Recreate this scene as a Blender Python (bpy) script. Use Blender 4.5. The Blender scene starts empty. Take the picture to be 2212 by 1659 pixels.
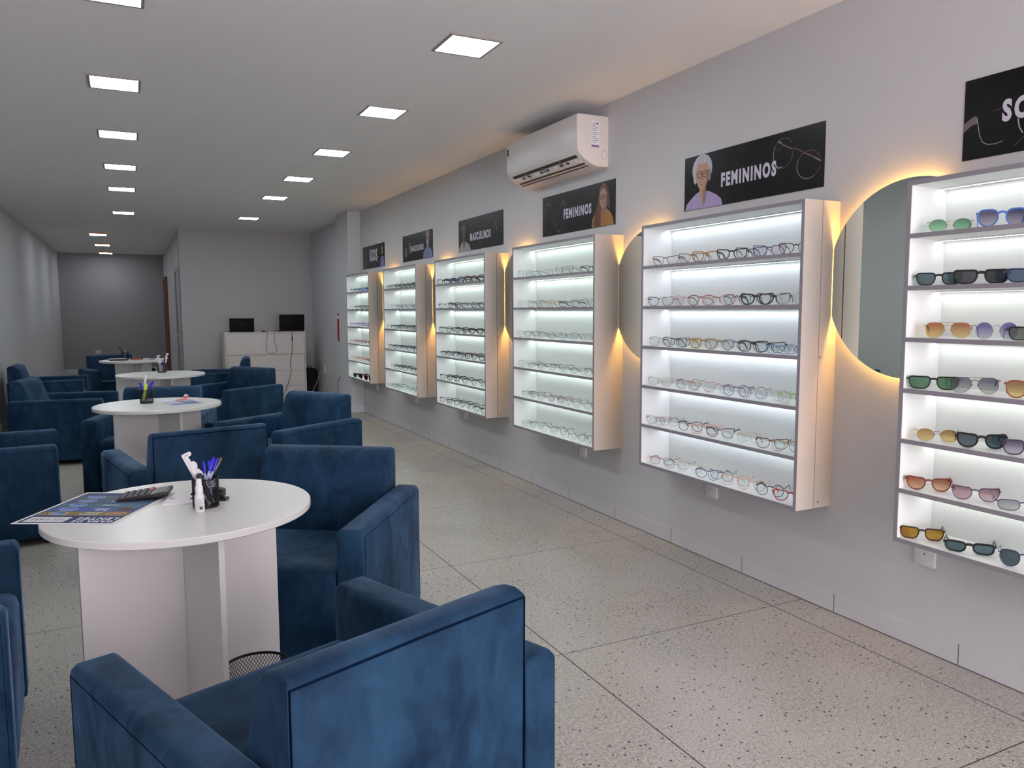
import bpy, bmesh, math, random
from mathutils import Vector, Matrix, noise
random.seed(7)
PI = math.pi
DAY = 215.
EXPO = 0.
sc = bpy.context.scene
COL = sc.collection

# ------------------------------------------------------------------ materials
MATS = {}
def new_mat(name):
    m = bpy.data.materials.new(name); m.use_nodes = True
    nt = m.node_tree
    for n in list(nt.nodes): nt.nodes.remove(n)
    out = nt.nodes.new('ShaderNodeOutputMaterial')
    MATS[name] = m
    return m, nt, out
def pbsdf(nt, **kw):
    p = nt.nodes.new('ShaderNodeBsdfPrincipled')
    for k, v in kw.items():
        k = k.replace('_', ' ')
        if k in p.inputs: p.inputs[k].default_value = v
    return p
def c4(c): return (c[0], c[1], c[2], 1.0)
def hexc(h):
    h = h.lstrip('#'); r = []
    for i in (0, 2, 4):
        v = int(h[i:i+2], 16)/255
        r.append(v/12.92 if v <= .04045 else ((v+.055)/1.055)**2.4)
    return tuple(r)
def prn(name, col, rough=.5): return simple(name, col, .55, **{'Specular_IOR_Level': .2})
def simple(name, col, rough=.5, metal=0., bump=0., bscale=60, var=0., vscale=8, **kw):
    m, nt, out = new_mat(name)
    if isinstance(col, str): col = hexc(col)
    p = pbsdf(nt, Base_Color=c4(col), Roughness=rough, Metallic=metal, **kw)
    nt.links.new(p.outputs[0], out.inputs[0])
    if bump or var:
        tc = nt.nodes.new('ShaderNodeTexCoord')
    if var:
        n = nt.nodes.new('ShaderNodeTexNoise'); n.inputs['Scale'].default_value = vscale; n.inputs['Detail'].default_value = 4
        nt.links.new(tc.outputs['Object'], n.inputs['Vector'])
        mx = nt.nodes.new('ShaderNodeMix'); mx.data_type = 'RGBA'
        mx.inputs[6].default_value = c4([x*(1-var) for x in col]); mx.inputs[7].default_value = c4([min(1, x*(1+var)) for x in col])
        nt.links.new(n.outputs[0], mx.inputs[0]); nt.links.new(mx.outputs[2], p.inputs['Base Color'])
    if bump:
        n = nt.nodes.new('ShaderNodeTexNoise'); n.inputs['Scale'].default_value = bscale; n.inputs['Detail'].default_value = 6
        nt.links.new(tc.outputs['Object'], n.inputs['Vector'])
        b = nt.nodes.new('ShaderNodeBump'); b.inputs['Strength'].default_value = bump; b.inputs['Distance'].default_value = .004
        nt.links.new(n.outputs[0], b.inputs['Height']); nt.links.new(b.outputs[0], p.inputs['Normal'])
    return m
def emis(name, col, strength):
    m, nt, out = new_mat(name)
    e = nt.nodes.new('ShaderNodeEmission'); e.inputs[0].default_value = c4(col); e.inputs[1].default_value = strength
    nt.links.new(e.outputs[0], out.inputs[0]); return m

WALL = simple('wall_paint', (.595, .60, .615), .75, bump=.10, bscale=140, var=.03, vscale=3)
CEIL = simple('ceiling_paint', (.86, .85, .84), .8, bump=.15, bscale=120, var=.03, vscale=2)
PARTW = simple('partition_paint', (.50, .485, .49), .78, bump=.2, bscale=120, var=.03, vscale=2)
BACKW = simple('back_wall_shaded', (.30, .29, .305), .8, bump=.2, bscale=120, var=.03, vscale=2)  # dimness of the far end put into the base colour, offsetting the lamps
BASEB = simple('baseboard_tile', (.62, .62, .64), .45, var=.02)
GROUT = simple('dark_joint', (.12, .11, .11), .8)
CASEW = simple('case_side_laminate', (.60, .55, .49), .42, bump=.05, bscale=200)
WHITE = simple('white_laminate', (.79, .775, .77), .38, bump=.06, bscale=300)
TABLEW = simple('table_laminate', (.73, .735, .70), .30, bump=.05, bscale=260, var=.015, vscale=30)
EDGEG = simple('grey_edge_band', (.27, .255, .285), .5)
SHELFW = simple('case_interior_white', (.77, .785, .78), .45)
COUNTER = simple('counter_laminate', (.66, .62, .585), .5, var=.02)
FRAMEG = simple('light_frame_metal', (.32, .28, .26), .5)
LITFR = simple('warm_lit_frame', (.80, .46, .28), .5)  # white frames catching orange light, that glow put into their colour
BLACKP = simple('black_plastic', (.012, .012, .014), .35)
PRINTK = prn('print_black', (.006, .006, .007))
BLACKM = simple('black_metal_wire', (.012, .012, .014), .4, .6)
DARKG = simple('dark_grey_plastic', (.05, .05, .055), .5)
KEYG = simple('key_grey', (.09, .09, .10), .5)
RED = simple('red_plastic', (.45, .03, .03), .4)
REDEX = simple('extinguisher_red', (.38, .015, .02), .3)
PLASW = simple('white_plastic', (.74, .73, .75), .35)
PAPER = simple('white_paper', (.78, .77, .80), .7)
ACW = simple('air_conditioner_white', (.70, .665, .65), .32)
ACDARK = simple('vent_dark', (.025, .023, .028), .6)
WOOD = simple('brown_door_wood', (.17, .065, .025), .45, var=.35, vscale=14)
DOORW = simple('painted_grey_door', (.36, .37, .38), .5)
METAL = simple('brushed_metal', (.5, .5, .5), .3, 1.)
BAG = simple('black_fabric', (.004, .004, .005), .85)
NAVYS = prn('print_navy', (.018, .03, .13), .35)
PRINTW = simple('print_white', (.72, .72, .78), .45)
PENBLUE = simple('pen_blue', (.012, .012, .50), .3)
YEL = simple('highlighter_yellow', (.55, .80, .03), .35)
BAGG = simple('pen_clear', (.35, .40, .60), .2)
SEAM = simple('seam_thread', (.003, .009, .026), 1., Specular_IOR_Level=0.)
CABLEG = simple('grey_cable', (.06, .055, .055), .6)
CABLEW = simple('pale_cable', (.42, .41, .40), .6)
MIRROR = simple('mirror_glass', (.70, .76, .72), .015, 1.)

# velvet with brushed nap patches
def velvet():
    m, nt, out = new_mat('blue_velvet')
    p = pbsdf(nt, Roughness=.62, Sheen_Weight=.55, Sheen_Roughness=.38)
    p.inputs['Sheen Tint'].default_value = (.30, .54, .95, 1)
    p.inputs['Specular IOR Level'].default_value = .12
    tc = nt.nodes.new('ShaderNodeTexCoord')
    mp = nt.nodes.new('ShaderNodeMapping'); mp.inputs['Scale'].default_value = (1.0, 1.0, .55)
    oi = nt.nodes.new('ShaderNodeObjectInfo')
    ad = nt.nodes.new('ShaderNodeVectorMath'); ad.operation = 'ADD'
    sm = nt.nodes.new('ShaderNodeVectorMath'); sm.operation = 'SCALE'; sm.inputs[3].default_value = 7.
    nt.links.new(oi.outputs['Location'], sm.inputs[0])
    nt.links.new(tc.outputs['Object'], ad.inputs[0]); nt.links.new(sm.outputs[0], ad.inputs[1])
    nt.links.new(ad.outputs[0], mp.inputs[0])
    n1 = nt.nodes.new('ShaderNodeTexNoise'); n1.inputs['Scale'].default_value = 3.2; n1.inputs['Detail'].default_value = 5; n1.inputs['Distortion'].default_value = .9; n1.inputs['Roughness'].default_value = .6
    nt.links.new(mp.outputs[0], n1.inputs['Vector'])
    r1 = nt.nodes.new('ShaderNodeValToRGB'); r1.color_ramp.elements[0].position = .32; r1.color_ramp.elements[1].position = .66
    nt.links.new(n1.outputs[0], r1.inputs[0])
    n2 = nt.nodes.new('ShaderNodeTexNoise'); n2.inputs['Scale'].default_value = 14; n2.inputs['Detail'].default_value = 6; n2.inputs['Distortion'].default_value = 1.2
    nt.links.new(mp.outputs[0], n2.inputs['Vector'])
    r2 = nt.nodes.new('ShaderNodeValToRGB'); r2.color_ramp.elements[0].position = .42; r2.color_ramp.elements[1].position = .72
    nt.links.new(n2.outputs[0], r2.inputs[0])
    mx0 = nt.nodes.new('ShaderNodeMix'); mx0.data_type = 'FLOAT'; mx0.inputs[0].default_value = .3
    nt.links.new(r1.outputs[0], mx0.inputs[2]); nt.links.new(r2.outputs[0], mx0.inputs[3])
    mx = nt.nodes.new('ShaderNodeMix'); mx.data_type = 'RGBA'
    mx.inputs[6].default_value = (.0016, .0125, .0340, 1); mx.inputs[7].default_value = (.0180, .0590, .1180, 1)
    nt.links.new(mx0.outputs[0], mx.inputs[0]); nt.links.new(mx.outputs[2], p.inputs['Base Color'])
    sr = nt.nodes.new('ShaderNodeMapRange'); sr.inputs[3].default_value = .08; sr.inputs[4].default_value = .42
    nt.links.new(mx0.outputs[0], sr.inputs[0]); nt.links.new(sr.outputs[0], p.inputs['Sheen Weight'])
    n3 = nt.nodes.new('ShaderNodeTexNoise'); n3.inputs['Scale'].default_value = 260; n3.inputs['Detail'].default_value = 2
    nt.links.new(tc.outputs['Object'], n3.inputs['Vector'])
    b = nt.nodes.new('ShaderNodeBump'); b.inputs['Strength'].default_value = .12; b.inputs['Distance'].default_value = .002
    nt.links.new(n3.outputs[0], b.inputs['Height'])
    b2 = nt.nodes.new('ShaderNodeBump'); b2.inputs['Strength'].default_value = .35; b2.inputs['Distance'].default_value = .02
    nt.links.new(n1.outputs[0], b2.inputs['Height']); nt.links.new(b.outputs[0], b2.inputs['Normal'])
    nt.links.new(b2.outputs[0], p.inputs['Normal'])
    nt.links.new(p.outputs[0], out.inputs[0]); return m
VELVET = velvet()

# terrazzo floor with slab joints
def floor_mat():
    m, nt, out = new_mat('terrazzo_floor')
    p = pbsdf(nt, Roughness=.42)
    p.inputs['Specular IOR Level'].default_value = .5
    tc = nt.nodes.new('ShaderNodeTexCoord')
    def noise_(s, d=4, dist=0.):
        n = nt.nodes.new('ShaderNodeTexNoise'); n.inputs['Scale'].default_value = s; n.inputs['Detail'].default_value = d; n.inputs['Distortion'].default_value = dist
        nt.links.new(tc.outputs['Object'], n.inputs['Vector']); return n
    def ramp(src, pos):
        r = nt.nodes.new('ShaderNodeValToRGB'); r.color_ramp.elements[0].position = pos[0]; r.color_ramp.elements[1].position = pos[1]
        nt.links.new(src, r.inputs[0]); return r
    def mix(f, a, b, mode='MIX'):
        mx = nt.nodes.new('ShaderNodeMix'); mx.data_type = 'RGBA'; mx.blend_type = mode
        for i, v in ((0, f), (6, a), (7, b)):
            if isinstance(v, (tuple, float, int)): mx.inputs[i].default_value = v
            else: nt.links.new(v, mx.inputs[i])
        return mx.outputs[2]
    big = ramp(noise_(1.6, 5, .6).outputs[0], (.35, .68))
    base = mix(big.outputs[0], (.205, .197, .176, 1), (.49, .47, .425, 1))
    grain = ramp(noise_(75, 3).outputs[0], (.38, .64))
    base = mix(grain.outputs[0], base, (.61, .585, .53, 1))
    base = mix(.55, base, mix(ramp(noise_(190, 2).outputs[0], (.4, .6)).outputs[0], (.21, .197, .17, 1), (.56, .53, .475, 1)))
    # dark chips
    v = nt.nodes.new('ShaderNodeTexVoronoi'); v.inputs['Scale'].default_value = 56; v.inputs['Randomness'].default_value = 1.
    nt.links.new(tc.outputs['Object'], v.inputs['Vector'])
    lt = nt.nodes.new('ShaderNodeMath'); lt.operation = 'LESS_THAN'; lt.inputs[1].default_value = .26
    nt.links.new(v.outputs['Distance'], lt.inputs[0])
    sp = nt.nodes.new('ShaderNodeSeparateColor'); nt.links.new(v.outputs['Color'], sp.inputs[0])
    l2 = nt.nodes.new('ShaderNodeMath'); l2.operation = 'LESS_THAN'; l2.inputs[1].default_value = .16
    nt.links.new(sp.outputs[0], l2.inputs[0])
    mu = nt.nodes.new('ShaderNodeMath'); mu.operation = 'MULTIPLY'; nt.links.new(lt.outputs[0], mu.inputs[0]); nt.links.new(l2.outputs[0], mu.inputs[1])
    base = mix(mu.outputs[0], base, (.035, .03, .028, 1))
    v2 = nt.nodes.new('ShaderNodeTexVoronoi'); v2.inputs['Scale'].default_value = 130; nt.links.new(tc.outputs['Object'], v2.inputs['Vector'])
    l3 = nt.nodes.new('ShaderNodeMath'); l3.operation = 'LESS_THAN'; l3.inputs[1].default_value = .27; nt.links.new(v2.outputs['Distance'], l3.inputs[0])
    s3 = nt.nodes.new('ShaderNodeSeparateColor'); nt.links.new(v2.outputs['Color'], s3.inputs[0])
    l4 = nt.nodes.new('ShaderNodeMath'); l4.operation = 'LESS_THAN'; l4.inputs[1].default_value = .13; nt.links.new(s3.outputs[0], l4.inputs[0])
    m3 = nt.nodes.new('ShaderNodeMath'); m3.operation = 'MULTIPLY'; nt.links.new(l3.outputs[0], m3.inputs[0]); nt.links.new(l4.outputs[0], m3.inputs[1])
    base = mix(m3.outputs[0], base, (.09, .08, .07, 1))
    # joints
    sx = nt.nodes.new('ShaderNodeSeparateXYZ'); nt.links.new(tc.outputs['Object'], sx.inputs[0])
    def joint(sock, origin, pitch, w):
        a = nt.nodes.new('ShaderNodeMath'); a.operation = 'SUBTRACT'; a.inputs[1].default_value = origin; nt.links.new(sock, a.inputs[0])
        b = nt.nodes.new('ShaderNodeMath'); b.operation = 'PINGPONG'; b.inputs[1].default_value = pitch/2; nt.links.new(a.outputs[0], b.inputs[0])
        c = nt.nodes.new('ShaderNodeMath'); c.operation = 'LESS_THAN'; c.inputs[1].default_value = w; nt.links.new(b.outputs[0], c.inputs[0])
        return c
    jx = joint(sx.outputs[0], -.197, 1.142, .0028); jy = joint(sx.outputs[1], 1.396, 1.222, .0022)
    mxn = nt.nodes.new('ShaderNodeMath'); mxn.operation = 'MAXIMUM'; nt.links.new(jx.outputs[0], mxn.inputs[0]); nt.links.new(jy.outputs[0], mxn.inputs[1])
    base = mix(mxn.outputs[0], base, (.03, .027, .025, 1))
    nt.links.new(base, p.inputs['Base Color'])
    rr = nt.nodes.new('ShaderNodeMapRange'); rr.inputs[3].default_value = .30; rr.inputs[4].default_value = .50
    nt.links.new(noise_(5, 4).outputs[0], rr.inputs[0]); nt.links.new(rr.outputs[0], p.inputs['Roughness'])
    bp = nt.nodes.new('ShaderNodeBump'); bp.inputs['Strength'].default_value = .12; bp.inputs['Distance'].default_value = .002
    nt.links.new(grain.outputs[0], bp.inputs['Height']); nt.links.new(bp.outputs[0], p.inputs['Normal'])
    nt.links.new(p.outputs[0], out.inputs[0]); return m
FLOOR = floor_mat()

# lamp diffuser: the real panel is dimmer at its middle
def lamp_mat():
    m, nt, out = new_mat('panel_diffuser')
    e = nt.nodes.new('ShaderNodeEmission'); e.inputs[0].default_value = (.90, .95, 1., 1)
    tc = nt.nodes.new('ShaderNodeTexCoord')
    ln = nt.nodes.new('ShaderNodeVectorMath'); ln.operation = 'LENGTH'; nt.links.new(tc.outputs['Object'], ln.inputs[0])
    mr = nt.nodes.new('ShaderNodeMapRange'); mr.inputs[1].default_value = .055; mr.inputs[2].default_value = .095
    mr.inputs[3].default_value = LAMP*.04; mr.inputs[4].default_value = LAMP
    nt.links.new(ln.outputs['Value'], mr.inputs[0]); nt.links.new(mr.outputs[0], e.inputs[1])
    nt.links.new(e.outputs[0], out.inputs[0]); return m
LAMP = 48.
DIFF = lamp_mat()
LED_A = emis('led_cool_green', (.86, 1., .93), 22.)
LED_B = emis('led_cool_blue', (.84, .93, 1.), 23.)
LED_C = emis('led_neutral', (.95, 1., .93), 18.)
HALO = emis('led_amber', (1., .50, .11), 75.)

def glass_mat(name, col, col2=None, gl=.08):
    """thin tinted sheet: what passes through is tinted, a little is reflected"""
    m, nt, out = new_mat(name)
    t = nt.nodes.new('ShaderNodeBsdfTransparent'); t.inputs[0].default_value = c4(col)
    if col2:
        tc = nt.nodes.new('ShaderNodeTexCoord'); sx = nt.nodes.new('ShaderNodeSeparateXYZ'); nt.links.new(tc.outputs['Object'], sx.inputs[0])
        mr = nt.nodes.new('ShaderNodeMapRange'); mr.inputs[1].default_value = .004; mr.inputs[2].default_value = .042; nt.links.new(sx.outputs[2], mr.inputs[0])
        mx = nt.nodes.new('ShaderNodeMix'); mx.data_type = 'RGBA'; mx.inputs[6].default_value = c4(col2); mx.inputs[7].default_value = c4(col)
        nt.links.new(mr.outputs[0], mx.inputs[0]); nt.links.new(mx.outputs[2], t.inputs[0])
    g = nt.nodes.new('ShaderNodeBsdfGlossy'); g.inputs['Roughness'].default_value = .05
    s = nt.nodes.new('ShaderNodeMixShader'); s.inputs[0].default_value = gl
    nt.links.new(t.outputs[0], s.inputs[1]); nt.links.new(g.outputs[0], s.inputs[2]); nt.links.new(s.outputs[0], out.inputs[0])
    return m

# ------------------------------------------------------------------ mesh helpers
def link(name, bm, mats, parent=None, smooth=False, angle=40):
    me = bpy.data.meshes.new(name); bm.normal_update(); bm.to_mesh(me); bm.free()
    if not isinstance(mats, (list, tuple)): mats = [mats]
    for m in mats: me.materials.append(m)
    if smooth:
        for p in me.polygons: p.use_smooth = True
        try: me.set_sharp_from_angle(angle=math.radians(angle))
        except Exception: pass
    o = bpy.data.objects.new(name, me); COL.objects.link(o)
    if parent: o.parent = parent
    return o
def share(name, me, parent=None):
    o = bpy.data.objects.new(name, me); COL.objects.link(o)
    if parent: o.parent = parent
    return o
def empty(name, loc=(0, 0, 0), rz=0, mat=None):
    o = bpy.data.objects.new(name, None); o.empty_display_size = .05; COL.objects.link(o)
    if mat is not None: o.matrix_world = mat
    else: o.location = loc; o.rotation_euler = (0, 0, rz)
    return o
def tag(o, label=None, cat=None, group=None, kind=None):
    if label: o['label'] = label
    if cat: o['category'] = cat
    if group: o['group'] = group
    if kind: o['kind'] = kind
    return o
def B(): return bmesh.new()
def box(bm, x0, x1, y0, y1, z0, z1, mi=0, M=None):
    vs = [bm.verts.new((x, y, z)) for z in (z0, z1) for y in (y0, y1) for x in (x0, x1)]
    fs = []
    for idx in ((0, 2, 3, 1), (4, 5, 7, 6), (0, 1, 5, 4), (2, 6, 7, 3), (0, 4, 6, 2), (1, 3, 7, 5)):
        f = bm.faces.new([vs[i] for i in idx]); f.material_index = mi; fs.append(f)
    if M is not None: bmesh.ops.transform(bm, matrix=M, verts=vs)
    return vs, fs
def bevel(bm, off, seg=2, sel=None):
    es = [e for e in bm.edges if (sel is None or sel(e))]
    if es: bmesh.ops.bevel(bm, geom=es, offset=off, segments=seg, profile=.5, affect='EDGES', clamp_overlap=True)
def bbox(x0, x1, y0, y1, z0, z1, off=.003, seg=2, mi=0):
    bm = B(); box(bm, x0, x1, y0, y1, z0, z1, mi); bevel(bm, off, seg); return bm
def ring_pts(r, n, z=0., cx=0., cy=0., a0=0.): return [(cx+r*math.cos(a0+2*PI*i/n), cy+r*math.sin(a0+2*PI*i/n), z) for i in range(n)]
def lathe(bm, prof, n=24, mi=0, M=None, cap=True):
    """prof: list of (r,z)"""
    rows = []
    for r, z in prof:
        rows.append([bm.verts.new(p) for p in ring_pts(max(r, 1e-5), n, z)])
    for a, b in zip(rows, rows[1:]):
        for i in range(n):
            f = bm.faces.new((a[i], a[(i+1) % n], b[(i+1) % n], b[i])); f.material_index = mi
    if cap:
        f = bm.faces.new(rows[0][::-1]); f.material_index = mi
        f = bm.faces.new(rows[-1]); f.material_index = mi
    if M is not None: bmesh.ops.transform(bm, matrix=M, verts=[v for r in rows for v in r])
def tube(bm, pts, r, n=8, closed=False, mi=0, flat=None, up=Vector((0, 0, 1))):
    """swept tube; flat=(a,b) gives an elliptical/flat section (a across, b along up)"""
    pts = [Vector(p) for p in pts]; N = len(pts); rows = []
    for i, p in enumerate(pts):
        if closed: d = pts[(i+1) % N]-pts[i-1]
        else: d = pts[min(i+1, N-1)]-pts[max(i-1, 0)]
        if d.length < 1e-9: d = Vector((1, 0, 0))
        d.normalize()
        s = d.cross(up)
        if s.length < 1e-3: s = d.cross(Vector((0, 1, 0)))
        if s.length < 1e-3: s = d.cross(Vector((1, 0, 0)))
        s.normalize(); t = s.cross(d).normalized()
        rr = r[i] if isinstance(r, (list, tuple)) else r
        a, b = (rr, rr) if flat is None else flat
        rows.append([bm.verts.new(p+s*(a*math.cos(2*PI*k/n+PI/n))+t*(b*math.sin(2*PI*k/n+PI/n))) for k in range(n)])
    rng = range(N) if closed else range(N-1)
    for i in rng:
        A, Bq = rows[i], rows[(i+1) % N]
        for k in range(n):
            f = bm.faces.new((A[k], A[(k+1) % n], Bq[(k+1) % n], Bq[k])); f.material_index = mi
    if not closed:
        f = bm.faces.new(rows[0][::-1]); f.material_index = mi
        f = bm.faces.new(rows[-1]); f.material_index = mi
def smooth_path(pts, k=6):
    """Catmull-Rom through pts"""
    P = [Vector(p) for p in pts]; P = [2*P[0]-P[1]]+P+[2*P[-1]-P[-2]]; out = []
    for i in range(1, len(P)-2):
        for j in range(k):
            t = j/k; a, b, c, d = P[i-1], P[i], P[i+1], P[i+2]
            out.append(.5*((2*b)+(c-a)*t+(2*a-5*b+4*c-d)*t*t+(3*b-a-3*c+d)*t*t*t))
    out.append(P[-2]); return out
def prism(bm, prof, x0, x1, mi=0):
    """prof in (y,z), extruded along x"""
    a = [bm.verts.new((x0, y, z)) for y, z in prof]; b = [bm.verts.new((x1, y, z)) for y, z in prof]
    n = len(prof); fs = [bm.faces.new(a), bm.faces.new(b[::-1])]
    for i in range(n): fs.append(bm.faces.new((a[i], b[i], b[(i+1) % n], a[(i+1) % n])))
    for f in fs: f.material_index = mi
    bmesh.ops.recalc_face_normals(bm, faces=fs)
def struct(name, bm, m, smooth=False):
    o = link(name, bm, m, None, smooth); o['kind'] = 'structure'; return o

# ------------------------------------------------------------------ room
H = 2.7326; XL = -4.265; YF = -2.7; YB = 20.2; YP = 13.66; XP = -2.10
T = .15
bm = B(); box(bm, XL-T, T, YF-T, YB+T, -.12, 0); struct('floor', bm, FLOOR)
bm = B(); box(bm, XL-T, T, YF-T, YB+T, H, H+.12); struct('ceiling', bm, CEIL)
bm = B(); box(bm, XL-T, XL, YF-T, YB+T, 0, H); struct('wall_left', bm, WALL)
bm = B(); box(bm, 0, T, YF-T, YP, 0, H); struct('wall_right', bm, WALL)
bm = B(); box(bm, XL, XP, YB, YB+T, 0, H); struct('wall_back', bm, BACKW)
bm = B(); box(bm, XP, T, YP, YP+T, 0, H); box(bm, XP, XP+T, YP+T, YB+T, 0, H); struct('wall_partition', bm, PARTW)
bm = B(); box(bm, XL, XL+.25, YF-T, YF, 0, H); box(bm, -.25, 0, YF-T, YF, 0, H); box(bm, XL, 0, YF-T, YF, 2.5, H); struct('wall_front', bm, WALL)
bm = bbox(-.176, 0, 10.425, 11.03, 0, H, .004); struct('trim_1', bm, WALL)
bm = B(); box(bm, -.188, -.0, 10.413, 11.042, 0, .09); struct('trim_2', bm, BASEB)
def baseboard(name, x0, x1, y0, y1, axis, start, pitch, side):
    bm = B(); box(bm, x0, x1, y0, y1, 0, .09)
    o = struct(name, bm, BASEB)
    g = B(); a, b = (y0, y1) if axis == 'y' else (x0, x1); q = start
    while q < b:
        if q > a:
            if axis == 'y':
                xf = x0-.0006 if side < 0 else x1+.0006
                box(g, min(xf, xf+.001*-side), max(xf, xf+.001*-side), q-.0015, q+.0015, .001, .0895)
            else: box(g, q-.0015, q+.0015, y0-.0006, y0+.001, .001, .0895)
        q += pitch
    link('tile_joint', g, GROUT, o)
    g = B()
    if axis == 'y': box(g, x0-.0015 if side < 0 else x1, x0 if side < 0 else x1+.0015, y0, y1, 0, .004)
    else: box(g, x0, x1, y0-.0015, y0, 0, .004)
    link('floor_joint', g, GROUT, o)
    return o
baseboard('baseboard_right', -.007, 0, YF, 10.413, 'y', 1.832, .598, -1)
baseboard('baseboard_corner', -.012, 0, 11.042, YP, 'y', 11.6, .598, -1)
baseboard('baseboard_left', XL, XL+.012, YF, YB, 'y', 1.2, .598, 1)
baseboard('baseboard_back', XL+.012, XP-.012, YB-.012, YB, 'x', -4.0, .598, -1)
baseboard('baseboard_partition', XP, -.012, YP-.012, YP, 'x', -1.9, .598, -1)
# thin shadow groove where the cabinets' wall meets the ceiling
# doors
d = empty('door_1', (XP, 14.35, 0)); d['kind'] = 'structure'
bm = B(); box(bm, -.008, 0, -.47, .47, .0, 2.08); link('door_leaf', bm, DOORW, d)
bm = B(); box(bm, -.03, 0, -.53, -.47, 0, 2.13); box(bm, -.03, 0, .47, .53, 0, 2.13); box(bm, -.03, 0, -.47, .47, 2.08, 2.13); link('door_frame', bm, DOORW, d)
bm = B(); lathe(bm, [(.012, 0), (.012, .045)], 12, M=Matrix.Translation((-.05, -.40, 1.0)) @ Matrix.Rotation(PI/2, 4, 'Y')); tube(bm, [(-.05, -.40, 1.0), (-.055, -.30, 1.0)], .009); link('door_handle', bm, METAL, d, True)
d = empty('door_2', (XP, 18.9, 0)); d['kind'] = 'structure'
bm = B(); box(bm, -.030, 0, -.44, .44, 0, 2.10); link('door_leaf', bm, WOOD, d)
bm = B(); box(bm, -.05, 0, -.50, -.44, 0, 2.15); box(bm, -.05, 0, .44, .50, 0, 2.15); box(bm, -.05, 0, -.44, .44, 2.10, 2.15); link('door_frame', bm, WOOD, d)

# ------------------------------------------------------------------ ceiling lights
def ceiling_light(x, y, label, group, surface=False, first=[None]):
    t = empty('ceiling_light', (x, y, H))
    tag(t, label, 'ceiling light', group)
    if not surface:
        bm = B(); w, i = .139, .125
        for (a, b, c, d_) in ((-w, w, -w, -i), (-w, w, i, w), (-w, -i, -i, i), (i, w, -i, i)): box(bm, a, b, c, d_, -.006, 0)
        link('frame', bm, FRAMEG, t)
        bm = B(); box(bm, -i, i, -i, i, -.003, -.001); o = link('diffuser', bm, DIFF, t)
    else:
        bm = B(); w, i = .132, .120
        for (a, b, c, d_) in ((-w, w, -w, -i), (-w, w, i, w), (-w, -i, -i, i), (i, w, -i, i)): box(bm, a, b, c, d_, -.045, 0)
        link('frame', bm, LITFR, t)
        bm = B(); box(bm, -i, i, -i, i, -.049, -.004); link('diffuser', bm, DIFF, t)
ordn = ['nearest', 'second nearest', 'third nearest', 'fourth nearest', 'fifth nearest', 'sixth nearest', 'seventh nearest']
left_y = [3.76, 5.22, 6.69, 8.145, 9.59, 11.85]
for i, y in enumerate(left_y):
    ceiling_light(-2.872, y, 'square recessed ceiling light in the long left row, %s to the entrance' % ordn[i], 'square lights in the left ceiling row')
right_y = [3.74, 5.20, 6.68, 8.13, 9.575, 11.82]
for i, y in enumerate(right_y):
    ceiling_light(-1.255, y, 'square recessed ceiling light in the right row, %s to the entrance' % ordn[i], 'square lights in the right ceiling row')
for i, (y, w) in enumerate(((14.85, 'first'), (17.15, 'middle'), (19.45, 'farthest'))):
    ceiling_light(-3.28, y, 'square surface mounted ceiling light with orange-lit sides, %s in the back corridor' % w, 'surface lights in the back corridor', True)
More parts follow.
